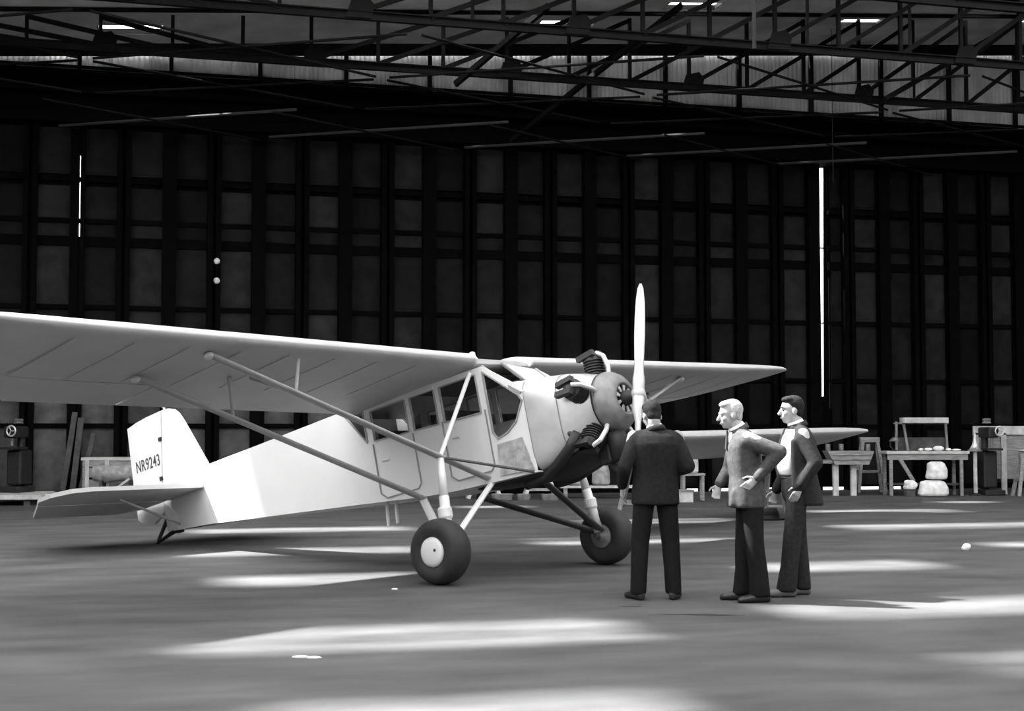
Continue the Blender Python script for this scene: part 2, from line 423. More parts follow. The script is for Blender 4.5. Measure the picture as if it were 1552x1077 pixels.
for i, s0 in enumerate((-1.8, 2.6, 7.0, 10.9, 14.76)):
    c = thing('wind_bracing', f'crossed steel pipes low under the first truss above the doors, {ow[i]} pair from wall end', 'bracing', H(s0, .62, 7.88), 0, 'wind bracing')
    o0 = H(s0, .62, 7.88)
    obj('pipe', M['rod'], c, tube(H(s0 + .5, .62, 7.88) - o0, H(s0 + 5.15, 3.5, 7.88) - o0, .03, n=8)); obj('pipe', M['truss'], c, tube(H(s0 + 4.7, .62, 7.80) - o0, H(s0 + .3, 3.5, 7.80) - o0, .022, n=8))
for i, (s, t, z0) in enumerate(((6.3, 6.3, 9.0), (13.2, 6.3, 9.2), (2.2, 8.2, 9.2), (10.6, 9.4, 8.1), (15.5, 6.3, 9.1))):
    tag(obj('hanger_rod', M['rod'], None, tube(H(s, t, z0), H(s, t, roof_z(s) - .02), .035, n=8)), ['thin hanger rod dropping from the roof near the short sway brace', 'thin hanger rod dropping from the roof between the long sway brace and the rope', 'short thin hanger rod at the low end of the roof', 'long hanger rod passing in front of two trusses', 'thin hanger rod dropping from the roof closest to the rope'][i], 'rod', 'hanger rods')
tag(obj('hoist_rope', M['rod'], None, tube(H(15.9, 2.2, 7.2), H(15.9, 2.2, roof_z(15.9)), .008, n=6)), 'thin rope hanging from the roof in front of the bright slit', 'rope')
for i, (s, z) in enumerate(((2.02, 4.72), (2.02, 5.15))):
    o = obj('wall_insulator', M['paper'], None, lathe([(.02, 0), (.06, .01), (.07, .05), (.04, .1), (.02, .14)], 14, 'Y'), smooth=True); o.location = H(s, .36, z); o.rotation_euler = (0, 0, WA)
    tag(o, ['round white porcelain wall fitting, the lower of two on a wall column', 'round white porcelain wall fitting, the upper of two on a wall column'][i], 'fitting', 'wall fittings')

# ------------------------------------------------------------------ the aircraft (body frame: x forward, y to port, z up; tail down 13.7 degrees)
PSI, TH, RW = R(39.36), R(13.655), .3136
Fv = Vector((math.cos(PSI), -math.sin(PSI), 0)); Lv = Vector((math.sin(PSI), math.cos(PSI), 0)); Zv = Vector((0, 0, 1))
Bx = Fv * math.cos(TH) + Zv * math.sin(TH); Bz = Fv * -math.sin(TH) + Zv * math.cos(TH)
AX = Vector((.1798, 14.7826, RW))
plane = thing('monoplane', 'white high-wing cabin monoplane with exposed radial engine and fat black tires', 'airplane')
pm = Matrix.Identity(4)
for i in range(3):
    pm[i][0] = Bx[i]; pm[i][1] = Lv[i]; pm[i][2] = Bz[i]
pm.translation = AX - Bz * RW
plane.matrix_world = pm

HW = [(-5.75, .025), (-4.8, .14), (-3.5, .27), (-2.3, .40), (-1.93, .44), (-1.58, .46), (.17, .46), (.62, .445)]
ZB = [(-5.75, 1.56), (-4.8, 1.475), (-2.3, 1.17), (-.9, 1.0), (-.36, .958), (.62, .925)]
ZT = [(-5.75, 2.20), (-1.93, 2.165), (-1.58, 2.12), (.17, 2.12), (.62, 1.78)]
ZWB = [(-1.6, 1.736), (.07, 1.66)]
ZWT = 2.055
def hw(x): return interp(HW, x)
def zb(x): return interp(ZB, x)
def zt(x): return interp(ZT, x)
def zwb(x): return interp(ZWB, x)
polys = []
wins = []
for sy in (-1, 1):
    S = lambda x, z: Vector((x, sy * hw(x), z))
    P = lambda *q: polys.append([S(*p) for p in q])
    for a, b in ((-5.75, -4.8), (-4.8, -3.5), (-3.5, -2.3), (-2.3, -1.93), (-1.58, -1.47), (-.95, -.87), (-.52, -.44), (.07, .17)):
        P((a, zb(a)), (b, zb(b)), (b, zt(b)), (a, zt(a)))
    a, b = -1.93, -1.58
    P((a, zb(a)), (b, zb(b)), (b, zwb(b)), (a, zt(a)))
    wins.append((sy, [(a + .02, zt(a) - .02), (b, zwb(b)), (b, zt(b) - .02)]))
    for a, b in ((-1.47, -.95), (-.87, -.52), (-.44, .07)):
        P((a, zb(a)), (b, zb(b)), (b, zwb(b)), (a, zwb(a)))
        P((a, ZWT), (b, ZWT), (b, zt(b)), (a, zt(a)))
        wins.append((sy, [(a, zwb(a)), (b, zwb(b)), (b, ZWT), (a, ZWT)]))
    cv = [(.597, 1.656), (.482, 1.469), (.357, 1.386), (.217, 1.352), (.17, 1.43)]
    P((.17, zb(.17)), (.62, zb(.62)), (.62, 1.69), *cv)
    P((.17, 2.06), (.56, 1.72), (.597, 1.656), (.62, 1.69), (.62, 1.78), (.17, 2.12))
    wins.append((sy, [(.17, 1.43), (.217, 1.352), (.357, 1.386), (.482, 1.469), (.597, 1.656), (.56, 1.72), (.17, 2.06)]))
xs = [-5.75, -4.8, -3.5, -2.3, -1.93]
for a, b in zip(xs, xs[1:]):
    polys.append([Vector((a, -hw(a), zt(a))), Vector((b, -hw(b), zt(b))), Vector((b, hw(b), zt(b))), Vector((a, hw(a), zt(a)))])
xs = [-5.75, -4.8, -3.5, -2.3, -1.93, -1.58, -1.47, -.95, -.87, -.52, -.44, .07, .17, .62]
for a, b in zip(xs, xs[1:]):
    polys.append([Vector((a, -hw(a), zb(a))), Vector((b, -hw(b), zb(b))), Vector((b, hw(b), zb(b))), Vector((a, hw(a), zb(a)))])
polys.append([Vector((-5.75, -.025, 1.56)), Vector((-5.75, .025, 1.56)), Vector((-5.75, .025, 2.2)), Vector((-5.75, -.025, 2.2))])
fus = solid(obj('fuselage', M['white'], plane, faces(polys)), .02, -1)
for sy, q in wins:
    w = obj('side_window', M['cabin_glass'], plane, faces([[Vector((x, sy * (hw(x) - .012), z)) for x, z in q]]))
    c = [Vector((x, sy * (hw(x) + .004), z)) for x, z in q]
    obj('window_frame', M['strut'], w, *[bar(c[i], c[(i + 1) % len(c)], .02, .014) for i in range(len(c))])
# doors: raised seams on the starboard and port sides
for sy in (-1, 1):
    D_ = lambda x, z: Vector((x, sy * (hw(x) + .006), z))
    for x0, x1, z0 in ((-1.5, -.9, 1.10), (-.47, .12, 1.06)):
        d = obj('cabin_door', M['seam'], plane, *[bar(p, q, .014, .012) for p, q in ((D_(x0, 1.70), D_(x0, z0 + .06)), (D_(x0, z0 + .06), D_(x0 + .08, z0)), (D_(x0 + .08, z0), D_(x1 - .05, z0)), (D_(x1 - .05, z0), D_(x1, z0 + .05)), (D_(x1, z0 + .05), D_(x1, 1.68)))])
        obj('door_handle', M['pipe'], d, tube(D_(x0 + .1, 1.5), D_(x0 + .2, 1.49), .012))
# cabin inside
obj('cabin_floor', M['interior'], plane, faces([[Vector((-1.9, -.42, 1.15)), Vector((.6, -.42, 1.0)), Vector((.6, .42, 1.0)), Vector((-1.9, .42, 1.15))]]))
obj('cabin_bulkhead', M['interior'], plane, box((-1.95, 0, 1.66), (.03, .84, 1.0)))
obj('instrument_board', M['interior'], plane, box((.56, 0, 1.62), (.04, .84, .3)))
for x in (-1.25, -.35):
    st = obj('cabin_seat', M['interior'], plane, box((x, 0, 1.32), (.45, .7, .12), bev=.03))
    obj('seat_back', M['interior'], st, box((x - .24, 0, 1.6), (.08, .7, .5), bev=.03))
obj('control_stick', M['strutd'], plane, tube((.15, 0, 1.0), (.1, 0, 1.5), .012))
# mottled bare metal patch below the windshield
obj('access_panel', M['foil'], plane, prism([Vector((.17, -hw(.17) - .004, .985)), Vector((.60, -hw(.6) - .004, .955)), Vector((.52, -hw(.5) - .004, 1.30)), Vector((.20, -hw(.2) - .004, 1.30))], (0, -.008, 0)))
# windshield: a shallow vee with a centre post
wl = [Vector((.42, -.43, 1.86)), Vector((.35, 0, 1.925)), Vector((.42, .43, 1.86))]
wu = [Vector((.16, -.44, 2.12)), Vector((.08, 0, 2.19)), Vector((.16, .44, 2.12))]
obj('windshield', M['cabin_glass'], plane, faces([[wl[0], wl[1], wu[1], wu[0]]]))
obj('windshield', M['sheen_glass'], plane, faces([[wl[1], wl[2], wu[2], wu[1]]]))
for i in range(3): obj('windshield_post', M['strut'], plane, bar(wl[i], wu[i], .035, .03))
obj('windshield_post', M['strut'], plane, bar(wl[0], (.60, -.445, 1.73), .035, .03)); obj('windshield_post', M['strut'], plane, bar(wl[2], (.60, .445, 1.73), .035, .03))
# cowl deck and engine cowl
base = [Vector((.60, -.447, 1.74)), Vector((.42, -.43, 1.86)), Vector((.37, -.2, 1.91)), Vector((.35, 0, 1.925)), Vector((.37, .2, 1.91)), Vector((.42, .43, 1.86)), Vector((.60, .447, 1.74))]
front = [Vector((.64, -.445, 1.73)), Vector((.64, -.37, 1.82)), Vector((.64, -.2, 1.855)), Vector((.64, 0, 1.862)), Vector((.64, .2, 1.855)), Vector((.64, .37, 1.82)), Vector((.64, .445, 1.73))]
solid(obj('cowl_deck', M['white'], plane, faces([[base[i], base[i + 1], front[i + 1], front[i]] for i in range(6)])), .012, 0)
X, Y, Z = Vector((1, 0, 0)), Vector((0, 1, 0)), Vector((0, 0, 1))
cs = [(.62, .448, .465, 1.395, 7), (.78, .444, .45, 1.405, 5.5), (.98, .41, .415, 1.42, 3.4), (1.16, .35, .355, 1.437, 2.5), (1.33, .285, .285, 1.45, 2.0)]
obj('engine_cowl', M['cowl'], plane, loft([ring((x, 0, z), Y, Z, a, b, 40, e) for x, a, b, z, e in cs]), smooth=True).modifiers.new('edges', 'EDGE_SPLIT').split_angle = R(40)
obj('cowl_seam', M['seam'], plane, *[loft([ring((x + d, 0, z), Y, Z, a + .003, b + .003, 40, e) for d in (-.006, .006)], cap=False) for x, a, b, z, e in (cs[0], (.98, .411, .416, 1.42, 3.4))])
obj('nose_ring', M['silver'], plane, lathe([(.285, 1.315), (.305, 1.325), (.307, 1.36), (.295, 1.40), (.262, 1.455), (.215, 1.495), (.165, 1.515), (.145, 1.51), (.145, 1.46), (.02, 1.455)], 40, 'X', (0, 0, 1.45)), smooth=True)
obj('cowl_band', M['black'], plane, lathe([(.29, 1.305), (.306, 1.308), (.306, 1.322), (.29, 1.322)], 40, 'X', (0, 0, 1.45), closed=True))
obj('nose_recess', M['black'], plane, lathe([(.144, 1.462), (.144, 1.468), (.03, 1.47), (.03, 1.462)], 30, 'X', (0, 0, 1.45), closed=True))
for k in range(9):
    t = 2 * math.pi * k / 9
    u = Vector((0, math.cos(t), math.sin(t))); v = Vector((0, -math.sin(t), math.cos(t)))
    c = Vector((1.49, 0, 1.45))
    obj('cooling_vane', M['pipe'], plane, prism([c + u * .055 - v * .008, c + u * .135 - v * .02, c + u * .135 + v * .02, c + u * .055 + v * .008], (.012, 0, 0)))
obj('crankcase_nose', M['dark'], plane, lathe([(.08, 1.46), (.075, 1.54), (.05, 1.60), (.035, 1.63)], 20, 'X', (0, 0, 1.45)), smooth=True)
# five finned cylinders
for k in range(5):
    an = R(21 + 72 * k)
    u = Vector((0, -math.cos(an), math.sin(an))); v = Vector((1, 0, 0)); w = u.cross(v)
    o = Vector((1.2, 0, 1.45))
    rings = []
    r = .24; i = 0
    rings.append(ring(o + u * r, v, w, .07, .07, 16))
    while r < .46:
        rr = .108 if i % 2 else .085
        rings.append(ring(o + u * r, v, w, rr, rr, 16)); rings.append(ring(o + u * (r + .008), v, w, rr, rr, 16)); r += .014; i += 1
    rings.append(ring(o + u * (r + .0), v, w, .085, .085, 16)); rings.append(ring(o + u * (r + .05), v, w, .06, .07, 16)); rings.append(ring(o + u * (r + .06), v, w, .02, .02, 16))
    cy = obj('cylinder', M['black'], plane, loft(rings))
    for d in (-1, 1):
        obj('rocker_box', M['black'], cy, bar(o + u * .50 + w * (.05 * d) + v * -.15, o + u * .53 + w * (.065 * d) + v * .06, .055, .055, u))
    obj('pushrod_tube', M['pipe'], cy, path([o + u * .53 + v * .05, o + u * .48 + v * .13, o + u * .36 + v * .17, o + u * .27 + v * .16], .024))
    obj('exhaust_stub', M['dark'], cy, path([o + u * .46 + w * .06 + v * -.06, o + u * .44 + w * .12 + v * -.14, o + u * .36 + w * .14 + v * -.22], .03))
# dark belly: exhaust collector, oil tank and open frame under the engine
obj('belly_pan', M['dark'], plane, loft([ring((x, 0, z), Y, Z, a, b, 16, 2.6) for x, a, b, z in ((-.3, .3, .02, .945), (.3, .36, .05, .925), (.6, .36, .09, .93), (.9, .30, .10, 1.0), (1.15, .2, .10, 1.07), (1.28, .12, .06, 1.13))]), smooth=True)
obj('exhaust_collector', M['black'], plane, path([(1.12, -.36, 1.2), (1.0, -.37, 1.07), (.8, -.33, .96), (.55, -.28, .87), (.3, -.25, .85)], [.05, .055, .055, .05, .045], 10), smooth=True)
obj('exhaust_collector', M['black'], plane, path([(1.12, .36, 1.2), (1.0, .37, 1.07), (.8, .33, .96), (.55, .28, .87), (.3, .25, .85)], [.05, .055, .055, .05, .045], 10), smooth=True)
obj('carburetor', M['black'], plane, box((1.2, -.02, .96), (.16, .18, .2), bev=.03), tube((1.22, 0, .85), (1.28, 0, .78), .05))
obj('oil_sump', M['dark'], plane, lathe([(.03, .86), (.09, .88), (.1, 1.1), (.08, 1.15)], 16, 'Z', (1.36, -.06, 0)), smooth=True)
# propeller
pr = obj('propeller', M['prop'], plane, lathe([(.03, 1.62), (.065, 1.625), (.065, 1.70), (.045, 1.72), (.02, 1.73)], 20, 'X', (0, 0, 1.45)), smooth=True)
ud = Vector((0, .44, 1.15)).normalized(); vd = Vector((0, ud.z, -ud.y))
for sg in (1, -1):
    rings = []
    for rr, ch, tk, tw in ((.0, .05, .05, 48), (.04, .058, .058, 48), (.17, .06, .058, 48), (.22, .05, .045, 50), (.3, .046, .03, 50), (.45, .05, .024, 52), (.65, .054, .018, 53), (.85, .052, .014, 54), (1.05, .044, .010, 56), (1.18, .03, .007, 56), (1.235, .010, .004, 56)):
        c = Vector((1.665, 0, 1.45)) + ud * (rr * sg)
        ca = vd * math.cos(R(tw)) * sg + X * math.sin(R(tw)); cb = ud.cross(ca).normalized()
        rings.append(ring(c, ca, cb, ch, tk, 14))
    obj('blade', M['prop'], pr, loft(rings), smooth=True)

# wings: Clark-Y section, raked tips, one mesh per side with its aileron apart
CY = [(0, 3.5, 3.5), (.6, 4.6, 2.5), (1.25, 5.45, 1.93), (2.5, 6.5, 1.47), (5, 7.9, .93), (10, 9.6, .42), (15, 10.69, .15), (20, 11.36, .03), (30, 11.7, 0), (40, 11.4, 0), (50, 10.52, 0), (60, 9.15, 0), (70, 7.35, 0), (80, 5.22, 0), (90, 2.8, 0), (100, .3, 0)]
TEX = [(0, -1.70), (4.7, -1.70), (5.06, -1.35), (5.48, -1.0), (5.94, -.42), (6.15, -.12), (6.24, .0)]
LEX = [(0, .13), (5.8, .13), (6.05, .11), (6.18, .07), (6.24, .02)]
DIH = math.tan(R(1.14)); INC = math.tan(R(1.97))
def sect(y, side, xa=None, xb=None, n=16):
    le, te = interp(LEX, y), interp(TEX, y); c = le - te; th = (c / 1.83) ** .75
    f0 = 0 if xa is None else (le - xa) / c; f1 = 1 if xb is None else min(1, (le - xb) / c)
    up, lo = [], []
    fr = sorted({f0, f1} | {p[0] / 100 for p in CY if f0 < p[0] / 100 < f1})
    # same number of points for every station
    if len(fr) != n:
        fr = [f0 + (f1 - f0) * (i / (n - 1)) ** (1.8 if f0 == 0 else 1) for i in range(n)]
    for f in fr:
        u = interp([(p[0] / 100, p[1] / 100) for p in CY], f); l = interp([(p[0] / 100, p[2] / 100) for p in CY], f)
        x = le - f * c; b = 2.14 + DIH * y - (.13 - x) * INC + (1 - th) * .08
        up.append(Vector((x, side * y, b + u * 1.83 * th))); lo.append(Vector((x, side * y, b + l * 1.83 * th - .004)))
    return up + lo[::-1]
ys_in = [.47, .8, 1.5, 2.5, 3.54]; ys_out = [3.54, 4.2, 4.7, 5.06, 5.25, 5.44]; ys_tip = [5.44, 5.6, 5.8, 5.94, 6.05, 6.15, 6.21, 6.238]
for side in (-1, 1):
    wg = obj('wing', M['fabric'], plane, loft([sect(y, side) for y in ys_in]), loft([sect(y, side, None, -1.045) for y in ys_out]), loft([sect(y, side) for y in ys_tip]), smooth=True)
    md = wg.modifiers.new('edges', 'EDGE_SPLIT'); md.split_angle = R(50)
    al = obj('aileron', M['fabric'], plane, loft([sect(y, side, -1.065, None) for y in (3.56, 4.2, 4.7, 5.06, 5.25, 5.38)]), smooth=True)
    md = al.modifiers.new('edges', 'EDGE_SPLIT'); md.split_angle = R(50)
    obj('wing_root_fairing', M['white'], plane, loft([sect(.44, side), sect(.475, side)]))
    # rib tapes under the wing
    for y in (1.2, 1.75, 2.3, 2.85, 3.4, 3.95, 4.5, 5.05):
        z = lambda x: 2.14 + DIH * y - (.13 - x) * INC - .008
        x1 = max(interp(TEX, y) + .08, -1.03)
        obj('rib_tape', M['fabric'], wg, bar((-.02, side * y, z(-.02)), (x1, side * y, z(x1)),   .022, .003))
obj('center_section', M['strut'], plane, loft([[p - Vector((.05, 0, .035)) for p in sect(.44, -1)], [p - Vector((.05, 0, .035)) for p in sect(.44, 1)]]))
obj('headliner', M['interior'], plane, box((-.85, 0, 2.085), (1.7, .86, .015)))
obj('fuel_cap', M['pipe'], plane, lathe([(.035, 0), (.035, .05), (.02, .06)], 12, 'Z', (.0, -.36, 2.26)))

# wing struts, jury struts and landing gear on both sides
for s in (-1, 1):
    V = lambda x, y, z: Vector((x, s * y, z))
    f0, f1 = V(0, .47, 1.0), V(-.11, 3.70, 2.19); r0, r1 = V(-.915, .46, .985), V(-.81, 3.95, 2.165)
    obj('wing_strut', M['strut'], plane, tube(f0, f1, .045, .04, 14, .55, X)); obj('wing_strut', M['strut'], plane, tube(r0, r1, .045, .04, 14, .55, X))
    for q in (f1, r1): obj('strut_fitting', M['pipe'], plane, sphere(q - Vector((0, 0, .02)), .045, (1.2, .8, .7)))
    jf = f0.lerp(f1, .72); jr = r0.lerp(r1, .70)
    obj('jury_strut', M['strut'], plane, tube(jf, (-.06, s * 2.72, 2.17), .018)); obj('jury_strut', M['strut'], plane, tube(jr, (-.70, s * 3.0, 2.165), .018))
    obj('jury_strut', M['strut'], plane, tube(jf, (-.70, s * 2.75, 2.155), .012))
    wc = V(0, 1.35, RW)
    J = f0.lerp(f1, .195)
    leg = obj('landing_gear_leg', M['white'], plane, tube(V(0, 1.22, .36), J.lerp(V(0, 1.22, .36), .45), .055, .05), tube(J.lerp(V(0, 1.22, .36), .46), J, .045, .035), smooth=True)
    obj('shock_collar', M['white'], leg, lathe([(.06, .62), (.07, .64), (.07, .72), (.055, .74)], 16, 'Z', (-.01, s * 1.18, 0)))
    obj('gear_brace', M['white'], plane, tube(J, V(.02, .48, 2.08), .022))
    obj('gear_brace', M['strutd'], plane, tube(J, V(.58, .45, .935), .014))
    obj('gear_v_strut', M['white'] if s < 0 else M['strutd'], plane, tube(V(.03, 1.22, .37), V(.0, .41, .955), .045, .042, 12, .6, X))
    obj('gear_v_strut', M['white'] if s < 0 else M['strutd'], plane, tube(V(-.04, 1.22, .37), V(-.95, .43, .985), .045, .042, 12, .6, X))
    obj('axle', M['strutd'], plane, tube(V(0, 1.14, RW), V(0, 1.44, RW), .028))
    prof = [(.13, -.10), (.16, -.125), (.22, -.14), (.275, -.125), (.302, -.08), (.312, -.03), (.3136, 0), (.312, .03), (.302, .08), (.275, .125), (.22, .14), (.16, .125), (.13, .10)]
    tire = obj('tire', M['rubber'], plane, lathe(prof, 40, 'Y', (0, s * 1.35, RW)), smooth=True)
    so = -1 if s < 0 else 1
    obj('hub_cap', M['white'] if s < 0 else M['metal_g'], tire, lathe([(.145, so * .10), (.14, so * .128), (.11, so * .142), (.04, so * .15), (.01, so * .15)], 28, 'Y', (0, s * 1.35, RW)), smooth=True)
    obj('wheel_disc', M['metal_g'], tire, lathe([(.14, -so * .10), (.12, -so * .12), (.06, -so * .11), (.05, -so * .15), (.01, -so * .15)], 28, 'Y', (0, s * 1.35, RW)), smooth=True)
    if s < 0: obj('valve_cover', M['dark'], tire, sphere((.06, -1.35 - .143, RW + .01), .016))
for x in (-1.60, -1.46): obj('boarding_step_rod', M['white'], plane, tube((x, -.3, 1.09), (x - .03, -.3, .83), .02))

# tail
def plate(poly, th, y0=0): return prism([Vector((x, y0 - th / 2, z)) for x, z in poly], (0, th, 0))
obj('fin', M['white'], plane, plate([(-4.80, 2.19), (-5.18, 2.88), (-5.26, 3.0), (-5.34, 3.07), (-5.44, 3.105), (-5.565, 3.11), (-5.735, 2.19)], .05))
rud = obj('rudder', M['white'], plane, plate([(-5.585, 3.11), (-5.9, 3.10), (-6.12, 3.08), (-6.325, 3.045), (-6.35, 2.3), (-6.345, 1.83), (-6.30, 1.79), (-6.02, 1.715), (-5.80, 1.82), (-5.765, 2.0), (-5.755, 2.19)], .045))
obj('rudder_hinge', M['dark'], rud, box((-5.66, -.03, 2.75), (.05, .03, .05)), box((-5.74, -.03, 2.25), (.05, .03, .05)))
obj('tail_light', M['cloth_w'], plane, sphere((-5.53, 0, 3.17), .04, (1.2, .8, 1)), tube((-5.53, 0, 3.1), (-5.53, 0, 3.15), .015), smooth=True)

tc = bpy.data.curves.new('registration', 'FONT'); tc.body = 'NR9243'; tc.size = .17; tc.extrude = .002; tc.align_x = 'CENTER'; tc.space_character = 1.1; tc.offset = .001
to = bpy.data.objects.new('registration', tc); col.objects.link(to)
bpy.context.view_layer.update()
tme = bpy.data.meshes.new_from_object(to.evaluated_get(bpy.context.evaluated_depsgraph_get()))
bpy.data.objects.remove(to); tme.materials.clear()
reg = link_me('registration_number', tme, M['paint_black'], rud); reg['label'] = 'black lettering NR9243'
reg.matrix_local = Matrix.Translation((-5.985, -.0255, 2.43)) @ Matrix.Rotation(R(90), 4, 'X') @ Matrix.Rotation(R(0), 4, 'Z') @ Matrix.Diagonal((.84, 1.25, 1, 1))
for s in (-1, 1):
    T = lambda x, y: Vector((x, s * y, 1.935))
    obj('stabilizer', M['fabric'], plane, prism([T(-4.80, .05), T(-4.78, 1.1), T(-4.78, 1.75), T(-4.86, 1.98), T(-5.10, 2.1), T(-5.34, 2.1), T(-5.60, 1.955), T(-5.60, .05)], (0, 0, .05)))
    obj('elevator', M['fabric'], plane, prism([T(-5.62, .10), T(-5.62, 1.94), T(-6.42, 1.50), T(-6.46, .30), T(-6.2, .06)], (0, 0, .04)))
    obj('stabilizer_strut', M['strut'], plane, tube((-5.45, s * .05, 1.60), (-5.35, s * 1.0, 1.935), .016))
obj('tail_fairing', M['white'], plane, prism([Vector((-5.76, -.03, 1.58)), Vector((-5.5, -.07, 1.54)), Vector((-5.45, -.07, 1.72)), Vector((-5.76, -.03, 1.95))], (0, .1, 0)))
sk = obj('tail_skid', M['strutd'], plane, tube((-5.62, 0, 1.93), (-5.76, 0, 1.72), .03), tube((-5.70, 0, 1.80), (-6.03, 0, 1.475), .032, .02))
obj('skid_shoe', M['dark'], sk, path([(-5.56, 0, 1.58), (-5.75, 0, 1.53), (-5.93, 0, 1.49), (-6.05, 0, 1.465)], [.05, .028, .022, .018]))
obj('skid_block', M['black'], sk, box((-5.56, 0, 1.56), (.1, .08, .1), bev=.01))

# ------------------------------------------------------------------ people (local frame: x forward, y to the left, z up)
def cap(p0, p1, r0, r1=None, flat=1.0, hint=None, n=14):
    """tapered capsule"""
    p0 = Vector(p0); p1 = Vector(p1); r1 = r0 if r1 is None else r1
    a, b = basis(p1 - p0, hint); d = (p1 - p0).normalized(); rings = []
    for k in (80, 55, 25): rings.append(ring(p0 - d * r0 * math.sin(R(k)) * min(1, flat + .2), a, b, r0 * math.cos(R(k)), r0 * flat * math.cos(R(k)), n))
    rings.append(ring(p0, a, b, r0, r0 * flat, n)); rings.append(ring(p1, a, b, r1, r1 * flat, n))
    for k in (25, 55, 80): rings.append(ring(p1 + d * r1 * math.sin(R(k)) * min(1, flat + .2), a, b, r1 * math.cos(R(k)), r1 * flat * math.cos(R(k)), n))
    return loft(rings)
def chain(pts, rad, flat=1.0, hint=None):
    return [cap(p, q, r, s, flat, hint) for p, q, r, s in zip(pts, pts[1:], rad, rad[1:])]
def stack(rows, n=24, e=2.3):
    """rows: (x, y, z, rx, ry)"""
    return loft([ring((x, y, z), X, Y, rx, ry, n, e) for x, y, z, rx, ry in rows])
def blob(name, m, parent, shapes, voxel=.012, it=4, label=None):
    o = obj(name, m, parent, *shapes)
    md = o.modifiers.new('skin', 'REMESH'); md.mode = 'VOXEL'; md.voxel_size = voxel; md.use_smooth_shade = True
    ms = o.modifiers.new('soften', 'SMOOTH'); ms.factor = .5; ms.iterations = it
    if label: o['label'] = label
    return o
def hand(wrist, d, nrm, side, curl=.5):
    """palm and five fingers: d along the hand, nrm palm normal, side = thumb direction"""
    w = Vector(wrist); d = Vector(d).normalized(); nrm = (Vector(nrm) - d * Vector(nrm).dot(d)).normalized(); t = Vector(side); t = (t - d * t.dot(d) - nrm * t.dot(nrm)).normalized()
    out = [cap(w, w + d * .085, .03, .038, .42, t)]
    for k, (off, ln) in enumerate(((.032, .075), (.011, .085), (-.011, .078), (-.031, .06))):
        b = w + d * .085 + t * off; a1 = d * math.cos(curl * .7) + nrm * math.sin(curl * .7); a2 = d * math.cos(curl * 1.8) + nrm * math.sin(curl * 1.8)
        m_ = b + a1 * ln * .55; out += [cap(b, m_, .0095, .009), cap(m_, m_ + a2 * ln * .5, .009, .0075)]
    b = w + d * .03 + t * .03; m_ = b + (d * .7 + t * .7 + nrm * .2).normalized() * .045
    out += [cap(b, m_, .012, .0105), cap(m_, m_ + (d * .9 + t * .25 + nrm * .3).normalized() * .035, .0105, .008)]
    return out
def head_shapes(c, m):
    """c head centre, m 3x3 turning the head"""
    P = lambda x, y, z: Vector(c) + m @ Vector((x, y, z))
    out = [sphere(P(-.012, 0, .03), .095, (1.02, .80, .98), m, 20), sphere(P(.028, 0, -.035), .07, (.95, .83, 1.12), m, 18), sphere(P(.052, 0, -.085), .032, (1, 1.05, .8), m, 12),
           cap(P(.088, 0, .018), P(.112, 0, -.022), .010, .015), cap(P(.072, -.04, .028), P(.072, .04, .028), .014), sphere(P(.09, 0, -.058), .017, (.8, 1.5, .6), m, 10)]
    for s in (-1, 1):
        out += [sphere(P(-.008, .078 * s, -.012), .03, (.75, .35, 1.1), m, 12), sphere(P(.062, .04 * s, -.02), .028, (.9, .9, .9), m, 10)]
    return out
